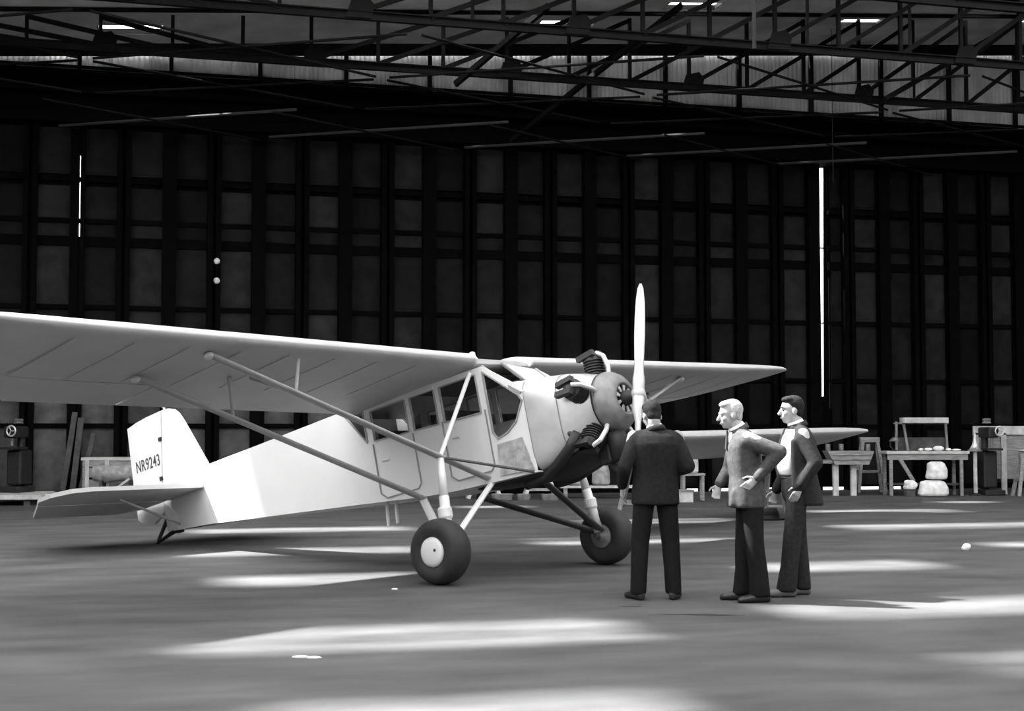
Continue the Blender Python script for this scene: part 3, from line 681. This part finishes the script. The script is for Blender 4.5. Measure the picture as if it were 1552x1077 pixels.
def person(label, loc, rz, hc, hturn, neck, torso, arms, hands, legs, hip, cl):
    root = thing('person', label, 'person', loc, rz, 'men looking over the airplane')
    m = (Matrix.Rotation(R(hturn[0]), 3, 'Z') @ Matrix.Rotation(R(hturn[1]), 3, 'Y'))
    sh = head_shapes(hc, m) + [cap(neck, Vector(hc) + m @ Vector((-.03, 0, -.06)), .062, .056)]
    sh += [stack([(x, y, z, rx * .8, ry * .8) for x, y, z, rx, ry in torso])]
    for a in arms: sh += chain(a, [.052, .042, .03])
    for l in legs: sh += chain([l[0], l[1], Vector(l[2]) + Vector((.0, 0, .06))], [.075, .052, .034])
    for h in hands: sh += hand(*h)
    body = blob('body', cl['skin'], root, sh, .0075, 3)
    # hair cap: back and top of the skull, face left free
    P = lambda x, y, z: Vector(hc) + m @ Vector((x, y, z))
    blob('hair', cl['hair'], root, [sphere(P(-.028, 0, .045), .098, (1.0, .83, .95), m, 20), sphere(P(-.055, 0, -.01), .07, (.75, .98, 1.0), m, 16), sphere(P(.02, .01, .10), .055, (1.2, 1.1, .6), m, 12)], .009, 3)
    for s in (-1, 1): obj('eye', M['eye'], root, sphere(P(.082, .033 * s, .006), .010, (.7, 1.2, .7), m, 8))
    for s in (-1, 1): obj('eyebrow', cl['hair'], root, cap(P(.088, .018 * s, .032), P(.078, .05 * s, .030), .006, .004))
    # trousers
    ts = [stack([(hip[0], hip[1], hip[2] + dz, rx, ry) for dz, rx, ry in ((-.10, .11, .15), (-.02, .125, .175), (.08, .12, .165), (.16, .11, .155))])]
    for l in legs:
        h, k, a = [Vector(p) for p in l]; fwd = Vector((a - k).normalized())
        ts += [cap(h, k, .098, .080, 1.0), loft([ring(k + Vector((0, 0, .06)), X, Y, .078, .078, 18), ring(k, X, Y, .082, .080, 18), ring(k.lerp(a, .55), X, Y, .080, .074, 18), ring(Vector((a.x + .012, a.y, .055)), X, Y, .092, .070, 18), ring(Vector((a.x + .012, a.y, .045)), X, Y, .090, .068, 18)])]
    blob('trousers', cl['trousers'], root, ts, .014, 4)
    # shoes
    for (l, yaw) in zip(legs, cl['feet']):
        a = Vector(l[2]); f = Vector((math.cos(R(yaw)), math.sin(R(yaw)), 0)); g = Vector((-f.y, f.x, 0))
        b0 = Vector((a.x, a.y, 0))
        blob('shoe', cl['shoe'], root, [loft([ring(b0 + f * x + Vector((0, 0, h)), g, Z, w, h, 14, 2.4) for x, w, h in ((-.075, .025, .03), (-.06, .036, .045), (.0, .04, .05), (.06, .043, .04), (.13, .05, .033), (.18, .045, .028), (.21, .02, .018))])], .01, 2)
    # shirt, collar, tie
    if cl.get('shirt'): blob('shirt', M['shirt'], root, cl['shirt'], .012, 3)
    nk = Vector(neck); up = (Vector(hc) - nk).normalized()
    ca, cb = basis(up, X)
    obj('shirt_collar', M['shirt'], root, loft([ring(nk - up * .01, ca, cb, .080, .080, 18), ring(nk + up * .035, ca, cb, .070, .070, 18), ring(nk + up * .035, ca, cb, .060, .060, 18), ring(nk - up * .01, ca, cb, .066, .066, 18)]), smooth=True)
    if cl.get('tie'): obj('tie', M['tie'], root, *cl['tie'])
    # jacket
    js = [stack(cl['coat'])] + list(cl.get('coat_extra', []))
    for a in arms:
        s, e, w = [Vector(p) for p in a]
        s = s + Vector((0, -.022 * (1 if s.y > 0 else -1), -.03)); js += [cap(nk + Vector((-.02, .05 * (1 if s.y > 0 else -1), -.045)), s + Vector((0, 0, .01)), .06, .066)]
        js += [cap(s, e, .078, .064), cap(e, w, .064, .048)]
    blob('jacket', cl['jacket'], root, js, .0125, 4)
    obj('jacket_collar', cl['jacket'], root, loft([ring(nk + Vector((-.012, 0, -.03)), ca, cb, .10, .105, 18), ring(nk + up * .018 + Vector((-.012, 0, 0)), ca, cb, .086, .086, 18), ring(nk + up * .015 + Vector((-.012, 0, 0)), ca, cb, .078, .078, 18), ring(nk + Vector((-.012, 0, -.03)), ca, cb, .088, .092, 18)]), smooth=True)
    return root

# man with his back to us
person('man in a dark suit seen from behind, standing close to the propeller', (1.245, 12.56, 0), R(96), (.045, .02, 1.585), (10, 24), (0, 0, 1.465),
    [(-.0, 0, .90, .10, .15), (0, 0, 1.05, .10, .145), (-.01, 0, 1.22, .115, .165), (-.02, 0, 1.36, .11, .18), (-.01, 0, 1.45, .07, .13)],
    [[(-.01, .195, 1.41), (-.07, .285, 1.14), (.09, .275, .985)], [(-.01, -.195, 1.41), (-.07, -.275, 1.15), (.17, -.16, 1.08)]],
    [((.10, .275, .975), (.25, -.02, -1), (0, -1, .1), (1, 0, .2), .5), ((.18, -.155, 1.08), (.9, .6, .1), (0, .4, -1), (0, 0, 1), .7)],
    [[(0, .095, .90), (.012, .135, .48), (-.01, .155, .09)], [(0, -.095, .90), (.012, -.135, .48), (-.01, -.155, .09)]], (0, 0, .93),
    dict(skin=M['skin'], hair=M['hair_dark'], trousers=M['trouser'], shoe=M['shoe'], jacket=M['suit_dark'], feet=(18, -22),
         coat=[(0, 0, .815, .135, .205), (0, 0, .83, .145, .212), (0, 0, .95, .14, .205), (-.005, 0, 1.08, .13, .19), (-.012, 0, 1.22, .14, .20), (-.025, 0, 1.34, .135, .215), (-.022, 0, 1.41, .11, .20), (-.015, 0, 1.455, .08, .13), (-.01, 0, 1.475, .06, .08)]))
# fair-haired man leaning forward, hand on hip
person('fair-haired man in a grey jacket leaning forward with one hand on his hip', (2.04, 12.42, 0), R(184), (.165, .0, 1.59), (4, 10), (.10, 0, 1.475),
    [(.0, 0, .90, .10, .14), (.02, 0, 1.05, .10, .14), (.04, 0, 1.22, .115, .16), (.06, 0, 1.36, .105, .175), (.08, 0, 1.45, .07, .12)],
    [[(.055, .185, 1.40), (-.20, .255, 1.28), (-.03, .20, 1.07)], [(.075, -.185, 1.39), (.12, -.24, 1.12), (.22, -.17, 1.0)]],
    [((-.02, .20, 1.06), (.75, -.1, -.65), (0, -1, 0), (.5, 0, 1), .35), ((.225, -.165, .99), (.4, .25, -1), (0, 1, .2), (1, 0, 0), .6)],
    [[(.0, .085, .90), (-.02, .09, .48), (-.075, .085, .09)], [(.0, -.085, .90), (.03, -.09, .48), (.03, -.10, .09)]], (.0, 0, .93),
    dict(skin=M['skin2'], hair=M['hair_fair'], trousers=M['trouser'], shoe=M['shoe'], jacket=M['suit_grey'], feet=(6, -10),
         shirt=[stack([(.13, 0, 1.30, .05, .07), (.135, 0, 1.38, .05, .07), (.13, 0, 1.45, .05, .06)])],
         tie=[prism([(.185, -.015, 1.46), (.185, .015, 1.46), (.195, .025, 1.3), (.195, -.025, 1.3)], (.012, 0, 0))],
         coat=[(.03, 0, .80, .15, .185), (.03, 0, .815, .165, .192), (.025, 0, .93, .155, .19), (.03, 0, 1.06, .138, .18), (.045, 0, 1.2, .145, .19), (.055, 0, 1.32, .14, .20), (.06, 0, 1.40, .11, .19), (.07, 0, 1.45, .085, .125), (.085, 0, 1.475, .06, .08)],
         coat_extra=[cap((.14, .10, .93), (.15, .11, .84), .05, .05, .6)]))
# man with open jacket over a white shirt
p3 = person('dark-haired man in an open dark jacket over a white shirt, hand in pocket', (2.515, 12.82, 0), R(181), (.035, .0, 1.635), (6, 4), (-.01, 0, 1.51),
    [(.0, 0, .92, .10, .14), (.01, 0, 1.07, .105, .14), (.0, 0, 1.24, .12, .16), (-.02, 0, 1.39, .11, .175), (-.02, 0, 1.48, .07, .12)],
    [[(-.03, .19, 1.43), (-.125, .255, 1.18), (-.005, .215, .99)], [(-.01, -.19, 1.43), (.0, -.245, 1.14), (.13, -.20, .93)]],
    [((.0, .215, .98), (.45, -.1, -.9), (0, -1, 0), (1, 0, .3), .3), ((.135, -.20, .92), (.35, .05, -1), (0, 1, 0), (1, 0, 0), .9)],
    [[(.0, .085, .92), (.055, .09, .50), (.10, .085, .09)], [(-.01, -.085, .92), (-.035, -.09, .48), (-.075, -.11, .09)]], (.0, 0, .95),
    dict(skin=M['skin2'], hair=M['hair_dark'], trousers=M['trouser_g'], shoe=M['shoe_g'], jacket=M['suit_mid'], feet=(4, 14),
         shirt=[stack([(.035, 0, 1.06, .10, .145), (.045, 0, 1.12, .115, .155), (.03, 0, 1.26, .13, .165), (.005, 0, 1.40, .115, .165), (-.005, 0, 1.47, .08, .11)])],
         tie=[prism([(.085, -.015, 1.48), (.085, .015, 1.48), (.17, .028, 1.25), (.175, 0, 1.2), (.17, -.028, 1.25)], (.012, 0, 0))],
         coat=[(-.115, .0, .80, .12, .19), (-.11, 0, .815, .13, .20), (-.085, 0, .95, .125, .20), (-.06, 0, 1.08, .12, .195), (-.05, 0, 1.22, .13, .20), (-.055, 0, 1.35, .125, .21), (-.045, 0, 1.43, .10, .195), (-.035, 0, 1.48, .08, .13), (-.025, 0, 1.505, .06, .085)],
         coat_extra=[cap((.035, .185, 1.36), (.02, .20, .95), .05, .06, .5), cap((.035, -.185, 1.36), (.05, -.20, .95), .05, .06, .5)]))
obj('belt', M['tie'], p3, loft([ring((.0, 0, z), X, Y, .128, .168, 24) for z in (1.04, 1.07)]))
hat = thing('felt_hat', 'dark soft felt hat held low by the man in the open jacket', 'hat', (2.30, 12.98, .665), R(181))
obj('brim', M['suit_mid'], hat, lathe([(.02, 0), (.14, -.005), (.155, .01), (.14, .012), (.02, .012)], 24, 'Z'), smooth=True)
cr = obj('crown', M['suit_mid'], hat, lathe([(.095, .01), (.09, .06), (.075, .1), (.03, .09), (.01, .085)], 24, 'Z'), smooth=True)
obj('hat_band', M['tie'], cr, lathe([(.096, .012), (.099, .014), (.097, .035), (.093, .036)], 24, 'Z', closed=True))

# ------------------------------------------------------------------ things along the back wall, right side
def legs4(parent, m, x0, x1, y0, y1, z, r=.035, splay=.0):
    for x, sx in ((x0, -1), (x1, 1)):
        for y, sy in ((y0, -1), (y1, 1)):
            obj('leg', m, parent, bar((x + sx * splay, y + sy * splay, 0), (x, y, z), r * 2, r * 2, X))
# trough on post legs
t = thing('parts_trough', 'grey wooden parts trough with sloping ends on post legs', 'trough', (7.56, 32.5, 0))
obj('trough_body', M['wood'], t, prism([(-.52, -.3, 1.0), (.52, -.3, 1.0), (.40, -.3, .70), (-.36, -.3, .70)], (0, .6, 0)))
for z in (.8, .9): obj('side_board', M['wood_d'], t, box((.02, -.305, z), (.86, .012, .012)))
for x in (-.3, .1): obj('leg', M['wood_l'], t, box((x, -.05, .35), (.12, .12, .70)))
obj('rail', M['wood'], t, box((-.62, 0, .76), (.5, .4, .08)))
for x in (-.45, -.15, .45): 
    o = tag(obj('tin_can', M['metal_g'], None, lathe([(.05, 0), (.055, .005), (.055, .15), (.05, .155)], 14, 'Z'), smooth=True), ['small tin can at the open end of the parts trough', 'small tin can in the middle of the parts trough', 'small pale tin can beside the tall trestle'][(-.45, -.15, .45).index(x)], 'can', 'cans on the trough'); o.location = (7.56 + x, 32.5, 1.0)
# tall trestle
def trestle(name, label, x, y, rz, w, h, m, group=None, sp=.16):
    t = thing(name, label, 'trestle', (x, y, 0), rz, group)
    obj('top_beam', m, t, box((0, 0, h - .06), (w, .14, .12)))
    for sx in (-1, 1):
        for sy in (-1, 1):
            obj('leg', m, t, bar((sx * (w / 2 + sp * .6), sy * .22, 0), (sx * (w / 2 - .06), sy * .05, h - .06), .07, .07, X))
        obj('rung', m, t, bar((sx * (w / 2 + .05), -.14, h * .38), (sx * (w / 2 + .05), .14, h * .38), .04, .06))
    obj('rung', m, t, bar((-w / 2, .1, h * .38), (w / 2, .1, h * .38), .04, .06))
    return t
trestle('tall_trestle', 'tall narrow wooden trestle standing between the parts trough and the workbench', 8.42, 34.0, 0, .45, 1.30, M['wood'], 'trestles')
# workbench with rack
b = thing('workbench', 'long wooden workbench with an overhead shelf rack', 'workbench', (9.32, 32.7, 0))
obj('bench_top', M['wood_l'], b, box((0, 0, .965), (1.86, .7, .06))); obj('apron', M['wood'], b, box((0, -.30, .87), (1.8, .04, .14)))
legs4(b, M['wood'], -.82, .76, -.28, .28, .94)
obj('brace', M['wood'], b, bar((-.62, -.3, .82), (-.32, -.3, .32), .06, .08)); obj('lower_shelf', M['wood_d'], b, box((0, .05, .25), (1.6, .5, .04)))
for x0, x1 in ((-.56, -.56), (-.40, -.30), (.56, .60)): obj('upright', M['metal_g'], b, bar((x1, .2, .99), (x0, .2, 1.66), .05, .05, X))
obj('overhead_shelf', M['wood_l'], b, box((.06, .15, 1.69), (1.0, .42, .12))); obj('rack_rail', M['metal_g'], b, box((0, .2, 1.62), (1.25, .03, .03)))
obj('back_board', M['wood_d'], b, box((.05, .3, 1.15), (1.1, .02, .3)))
for i, (x, w, h) in enumerate(((.05, .16, .06), (.28, .22, .10), (.50, .12, .05), (-.12, .1, .05), (.68, .2, .04))):
    o = blob('rag', M['cloth_w'], None, [sphere((0, 0, h * .5), 1, (w * .6, .09, h * .6), None, 10), sphere((.04, .03, h * .6), 1, (w * .3, .07, h * .5), None, 10)], .015, 3)
    tag(o, ['small white rag lying mid workbench', 'largest white rag heaped on the workbench', 'white rag between the heaped rag and the flat one', 'tiny white rag near the rack upright', 'flat white rag at the very end of the workbench'][i], 'rag', 'rags on the workbench'); o.location = (9.32 + x, 32.5, 1.004)
l = thing('bench_lamp', 'small bent-neck metal lamp clamped at the end of the workbench', 'lamp', (8.62, 32.62, .995))
obj('base', M['black'], l, lathe([(.08, 0), (.08, .02), (.02, .03)], 14, 'Z')); obj('neck', M['black'], l, path([(0, 0, .02), (-.08, 0, .12), (-.06, 0, .22), (0, 0, .26)], .014))
obj('shade', M['metal_g'], l, lathe([(.02, .31), (.05, .30), (.13, .22), (.12, .22), (.03, .29)], 18, 'Z', (.02, 0, 0)), smooth=True)
# white sacks in front of the bench
for i, (x, y, z, sx, sy, sz) in enumerate(((9.38, 31.95, .372, .24, .16, .40), (9.30, 31.95, 0, .34, .2, .36), (8.80, 32.0, .145, .14, .12, .22))):
    sh = [stack([(0, 0, .01, sx * .85, sy * .85), (0, 0, .06, sx, sy), (.02, 0, sz * .55, sx * .92, sy), (-.01, 0, sz * .9, sx * .8, sy * .7), (0, 0, sz, sx * .5, sy * .4)], 16, 3), sphere((sx * .6, -.05, sz * .5), .08), sphere((-sx * .5, -.06, sz * .7), .07)]
    o = blob('cloth_sack', M['cloth_w'], None, sh, .02, 3); o.location = (x, y, z)
    tag(o, ['bulging white cloth sack standing on top of another under the workbench', 'wide white cloth sack on the floor before the workbench', 'small white cloth bundle propped on a dark block'][i], 'sack', 'white sacks')
tag(obj('wooden_block', M['wood_d'], None, box((8.80, 32.0, .07), (.2, .2, .14), bev=.01)), 'dark wooden block under the small white bundle', 'block')
# funnel stand and drill press
f = thing('funnel_stand', 'slim metal stand topped with a pale cone funnel', 'stand', (10.42, 32.5, 0))
obj('foot', M['black'], f, lathe([(.16, 0), (.16, .03), (.04, .06)], 16, 'Z')); obj('pole', M['wood_l'], f, tube((0, 0, .05), (0, 0, 1.0), .045)); obj('table_disc', M['metal_g'], f, lathe([(.02, .98), (.16, .99), (.16, 1.02), (.02, 1.03)], 18, 'Z'))
obj('funnel', M['pipe'], f, lathe([(.13, 1.03), (.07, 1.12), (.03, 1.28), (.012, 1.45)], 16, 'Z'), smooth=True)
def drill(name, label, x, y, rz, h, m):
    t = thing(name, label, 'machine', (x, y, 0), rz)
    obj('base', m, t, box((0, 0, .06), (.5, .6, .12), bev=.02)); obj('column', m, t, tube((0, .15, .1), (0, .15, h), .08)); obj('body', m, t, box((0, .1, h * .38), (.34, .4, h * .55), bev=.04))
    obj('work_table', m, t, box((0, -.1, h * .68), (.4, .4, .05), bev=.01)); obj('head', m, t, box((0, -.02, h * .93), (.26, .5, .24), bev=.04))
    obj('spindle', M['metal_g'], t, tube((0, -.16, h * .72), (0, -.16, h * .85), .03)); w = obj('hand_wheel', M['pipe'], t, lathe([(.10, -.012), (.12, 0), (.10, .012), (.085, 0)], 18, 'Y', (.1, -.33, h * .95), closed=True))
    for k in range(3):
        a = 2 * math.pi * k / 3; obj('spoke', M['pipe'], w, tube((.1, -.33, h * .95), (.1 + .1 * math.cos(a), -.33, h * .95 + .1 * math.sin(a)), .01))
    obj('pulley', M['metal_g'], t, lathe([(.09, h * 1.06), (.11, h * 1.07), (.08, h * 1.09), (.1, h * 1.12), (.07, h * 1.14)], 16, 'Z', (0, .05, 0)))
    return t
drill('drill_press', 'dark upright drill press with a pale hand wheel beside the funnel stand', 10.80, 32.75, .2, 1.52, M['dark'])
# pale frame and sawhorse at the right
fr = thing('panel_frame', 'pale wooden frame standing upright behind a sawhorse', 'frame', (11.25, 33.2, 0))
obj('top_rail', M['wood_l'], fr, box((0, 0, 1.46), (1.3, .06, .2)))
for x in (-.58, .05, .58): obj('stile', M['wood_l'], fr, box((x, 0, .7), (.12, .06, 1.4)))
obj('infill_board', M['wood'], fr, box((0, .02, .85), (1.1, .02, 1.0)))
trestle('sawhorse', 'low splay-legged sawhorse in front of the pale upright frame', 11.62, 32.2, 0, .62, .96, M['wood'], 'trestles')
tag(obj('aileron_panel', M['fabric'], None, loft([ring((x, 0, 0), Y, Z, .2 * k, .05 * k, 12) for x, k in ((-.35, .1), (-.25, .6), (0, 1), (.8, 1))]), smooth=True), 'white tapered control surface lying on the low sawhorse', 'panel').location = (11.6, 32.2, 1.01)

# spare wing behind the men, propped on two trestles
sw = thing('spare_wing', 'pale detached airplane wing propped nose up behind the men', 'wing')
A_, B_ = Vector((1.9, 20.0, 1.36)), Vector((6.42, 26.0, 1.45)); dirw = (B_ - A_).normalized(); back = Vector((-dirw.y, dirw.x, 0)) * -1
back = Vector((dirw.y, -dirw.x, 0)); back = -back if back.y < 0 else back
# chord runs back and down
def swsec(f, c):
    o = A_.lerp(B_, f); out = []
    for q in CY: out.append((q[0] / 100, q[1] / 100))
    lo = [(q[0] / 100, q[2] / 100) for q in CY][::-1]
    ch = (Vector((-.80, .60, 0)) * math.cos(R(14)) + Vector((0, 0, -math.sin(R(14)))))
    up = Vector((0, 0, 1))
    return [o + ch * (x * c) + up * ((z - .035) * 1.4 * (c ** .6) * 1.0) for x, z in out + lo]
spw = obj('wing_panel', M['fabric'], sw, loft([swsec(0, 1.5), swsec(.5, 1.5), swsec(.8, 1.45), swsec(.9, 1.2), swsec(.97, .7), swsec(1, .15)]), smooth=True)
spw.modifiers.new('edges', 'EDGE_SPLIT').split_angle = R(50)
for i, f in enumerate((.12, .62)):
    c = A_.lerp(B_, f) + Vector((-.5, .37, 0))
    trestle('wing_trestle', ['grey wing trestle under the thick end of the spare wing', 'grey wing trestle under the outer half of the spare wing'][i], c.x, c.y, math.atan2(dirw.y, dirw.x), .7, c.z - .255, M['wood'], 'trestles')
# stand with canister, pale box, low bench and bundle, seen between plane and men
st = thing('canister_stand', 'small wooden stand behind the spare wing', 'stand', (3.78, 30.3, 0)); obj('top', M['wood'], st, box((0, 0, .54), (.5, .4, .05))); legs4(st, M['wood'], -.2, .2, -.15, .15, .52, .03)
c = thing('fuel_canister', 'pale grey fuel canister on the small stand', 'canister', (3.74, 30.3, .567)); obj('body', M['wood_l'], c, box((0, 0, .2), (.32, .22, .4), bev=.05)); obj('cap', M['metal_g'], c, lathe([(.03, .4), (.03, .45), (.01, .46)], 12, 'Z', (.08, 0, 0)))
bx = thing('packing_box', 'low pale packing box on the floor beside the small stand', 'box', (3.5, 29.6, 0)); obj('body', M['wood_l'], bx, box((0, 0, .11), (.38, .3, .22))); obj('lid', M['wood'], bx, box((0, 0, .235), (.42, .34, .03)))
lb = thing('low_bench', 'long low bench along the wall behind the nose of the airplane', 'bench', (1.95, 31.2, 0)); obj('seat', M['wood_l'], lb, box((0, 0, .25), (1.9, .4, .05))); legs4(lb, M['wood'], -.8, .8, -.14, .14, .23, .04)
o = blob('canvas_bundle', M['tarp'], None, [stack([(0, 0, .01, .17, .15), (0, 0, .06, .2, .17), (0, 0, .3, .19, .16), (.01, 0, .44, .14, .12), (.01, 0, .5, .06, .05)], 16)], .02, 3); o.location = (1.92, 31.2, .277); tag(o, 'round-topped pale canvas bundle on the low bench', 'bundle')
o = blob('canvas_bundle', M['tarp'], None, [stack([(0, 0, .01, .2, .15), (0, 0, .06, .23, .17), (0, 0, .2, .2, .15), (0, 0, .27, .08, .07)], 16)], .02, 3); o.location = (1.35, 31.2, .277); tag(o, 'squat pale canvas bundle beside the round-topped one on the low bench', 'bundle')
for i, x in enumerate((-.6, .6)):
    trestle('sawhorse', ['low sawhorse under the plank end farther from the low bench', 'low sawhorse under the plank end closer to the low bench'][i], x, 31.0, .1, .5, .5, M['wood_l'], 'trestles')
for i, (x, m) in enumerate(((0.0, 'wood_l'),)):
    tag(obj('plank', M[m], None, box((x, 31.0, .53), (1.9, .3, .05))), 'pale plank laid across two low sawhorses', 'plank')
for i, (x, y, w) in enumerate(((-.2, 30.6, .5), (.8, 30.4, .4), (.25, 30.5, .3))):
    o = tag(obj('parts_tray', M['metal_g'], None, loft([ring((0, 0, z), X, Y, w / 2 * k, .16 * k, 16, 5) for z, k in ((0, .85), (.12, 1), (.12, .93), (.02, .8))])), ['wide metal parts tray on the floor by the sawhorses', 'medium metal parts tray near the low bench', 'small metal parts tray between two larger trays'][i], 'tray', 'parts trays'); o.location = (x, y, 0)

# ------------------------------------------------------------------ left corner
pf = thing('plank_platform', 'low plank platform against the dark back wall', 'platform', (-10.6, 28.6, 0), R(8))
for i in range(5): obj('plank', M['wood_l'], pf, box((-.45 + random.uniform(-.1, .1), -.6 + .36 * i, .165 + random.uniform(-.006, .006)), (3.6, .34, .085)))
for x in (-1.9, -.5, 1.1): obj('bearer', M['wood_d'], pf, box((x, .12, .06), (.12, 1.6, .12)))
for i, (x, lean, h, w) in enumerate(((-9.30, .10, 1.62, .11), (-9.12, .05, 1.72, .12), (-8.98, .18, 1.40, .1))):
    o = tag(obj('leaning_board', M['wood_d'], None, bar((0, 0, 0), (lean, .42, h), w, .04, Y)), ['long grey board leaning on the wall next to the drill machine', 'tallest dark board leaning on the wall by the crate', 'short dark board leaning on the wall by the crate'][i], 'board', 'boards leaning on the wall'); o.location = (x, 29.95, .22 if i == 0 else .0)
drill('bench_drill', 'dark drill machine with a pale wheel by the leaning boards', -10.05, 29.35, -.3, 1.3, M['dark']).location = (-10.05, 29.3, .215)
cr = thing('wooden_crate', 'grey wooden crate with a rimmed lid behind the tail', 'crate', (-7.95, 29.75, 0))
obj('lid', M['wood_l'], cr, box((0, 0, .88), (1.66, .66, .06)))
for z in (.12, .36, .60, .78): obj('side_board', M['wood'], cr, box((0, -.3, z), (1.6, .03, .20 if z < .7 else .12)))
for x in (-.78, .78): obj('end_board', M['wood'], cr, box((x, 0, .43), (.04, .57, .84)))
obj('back_board', M['wood'], cr, box((0, .3, .43), (1.6, .03, .84)))
for x in (-.70, -.3): obj('batten', M['wood_l'], cr, box((x, -.325, .43), (.08, .02, .84)))
rl = thing('canvas_roll', 'rolled grey canvas resting on a trestle in front of the crate', 'roll', (-7.9, 28.95, 0))
obj('roll', M['tarp'], rl, loft([ring((x, 0, .60 + .02 * math.sin(7 * x)), Y, Z, r, r, 18) for x, r in ((-.5, .10), (-.47, .16), (-.2, .175), (.1, .16), (.5, .17), (.53, .1))]), smooth=True)
for x in (-.3, .3):
    for sy in (-1, 1): obj('leg', M['wood_d'], rl, bar((x, sy * .25, 0), (x, sy * .1, .46), .05, .06, X))
    obj('cross_piece', M['wood_d'], rl, box((x, 0, .43), (.06, .34, .05)))
obj('prop_stick', M['wood_l'], rl, bar((-.35, -.28, .03), (.3, -.24, .5), .04, .04))

# ------------------------------------------------------------------ scraps on the floor
for i, (x, y, w) in enumerate(((-1.36, 9.37, .06), (-1.27, 9.34, .05), (-1.08, 13.34, .03))):
    o = tag(obj('paper_scrap', M['paper'], None, loft([ring((0, 0, z), X, Y, w * k, w * .45 * k, 9, 1.6) for z, k in ((0, 1), (.006, 1.02), (.012, .6))])), ['larger torn white paper scrap of a pair on the floor', 'smaller torn white paper scrap of a pair on the floor', 'tiny white paper scrap on the floor before the near wheel'][i], 'scrap', 'paper scraps'); o.location = (x, y, 0)
o = blob('crumpled_paper', M['paper'], None, [sphere((0, 0, .04), .05), sphere((.03, .02, .05), .035), sphere((-.03, -.01, .03), .035)], .012, 2); o.location = (5.53, 17.64, 0); tag(o, 'crumpled ball of white paper on the open floor', 'paper')
for i, (x, y, w, l) in enumerate(((1.42, 11.52, .34, .035), (1.62, 11.47, .22, .03), (.98, 12.05, .1, .03))):
    o = tag(obj('oil_stain', M['stain'], None, loft([ring((0, 0, z), X, Y, w * k, l * k, 14, 1.5) for z, k in ((0, 1), (.002, .97))])), ['longest dark oil streak on the floor near the men', 'shorter dark oil streak joined to the longest one', 'tiny dark oil spot near the shoe of the man seen from behind'][i], 'stain', 'oil stains'); o.location = (x, y, 0)
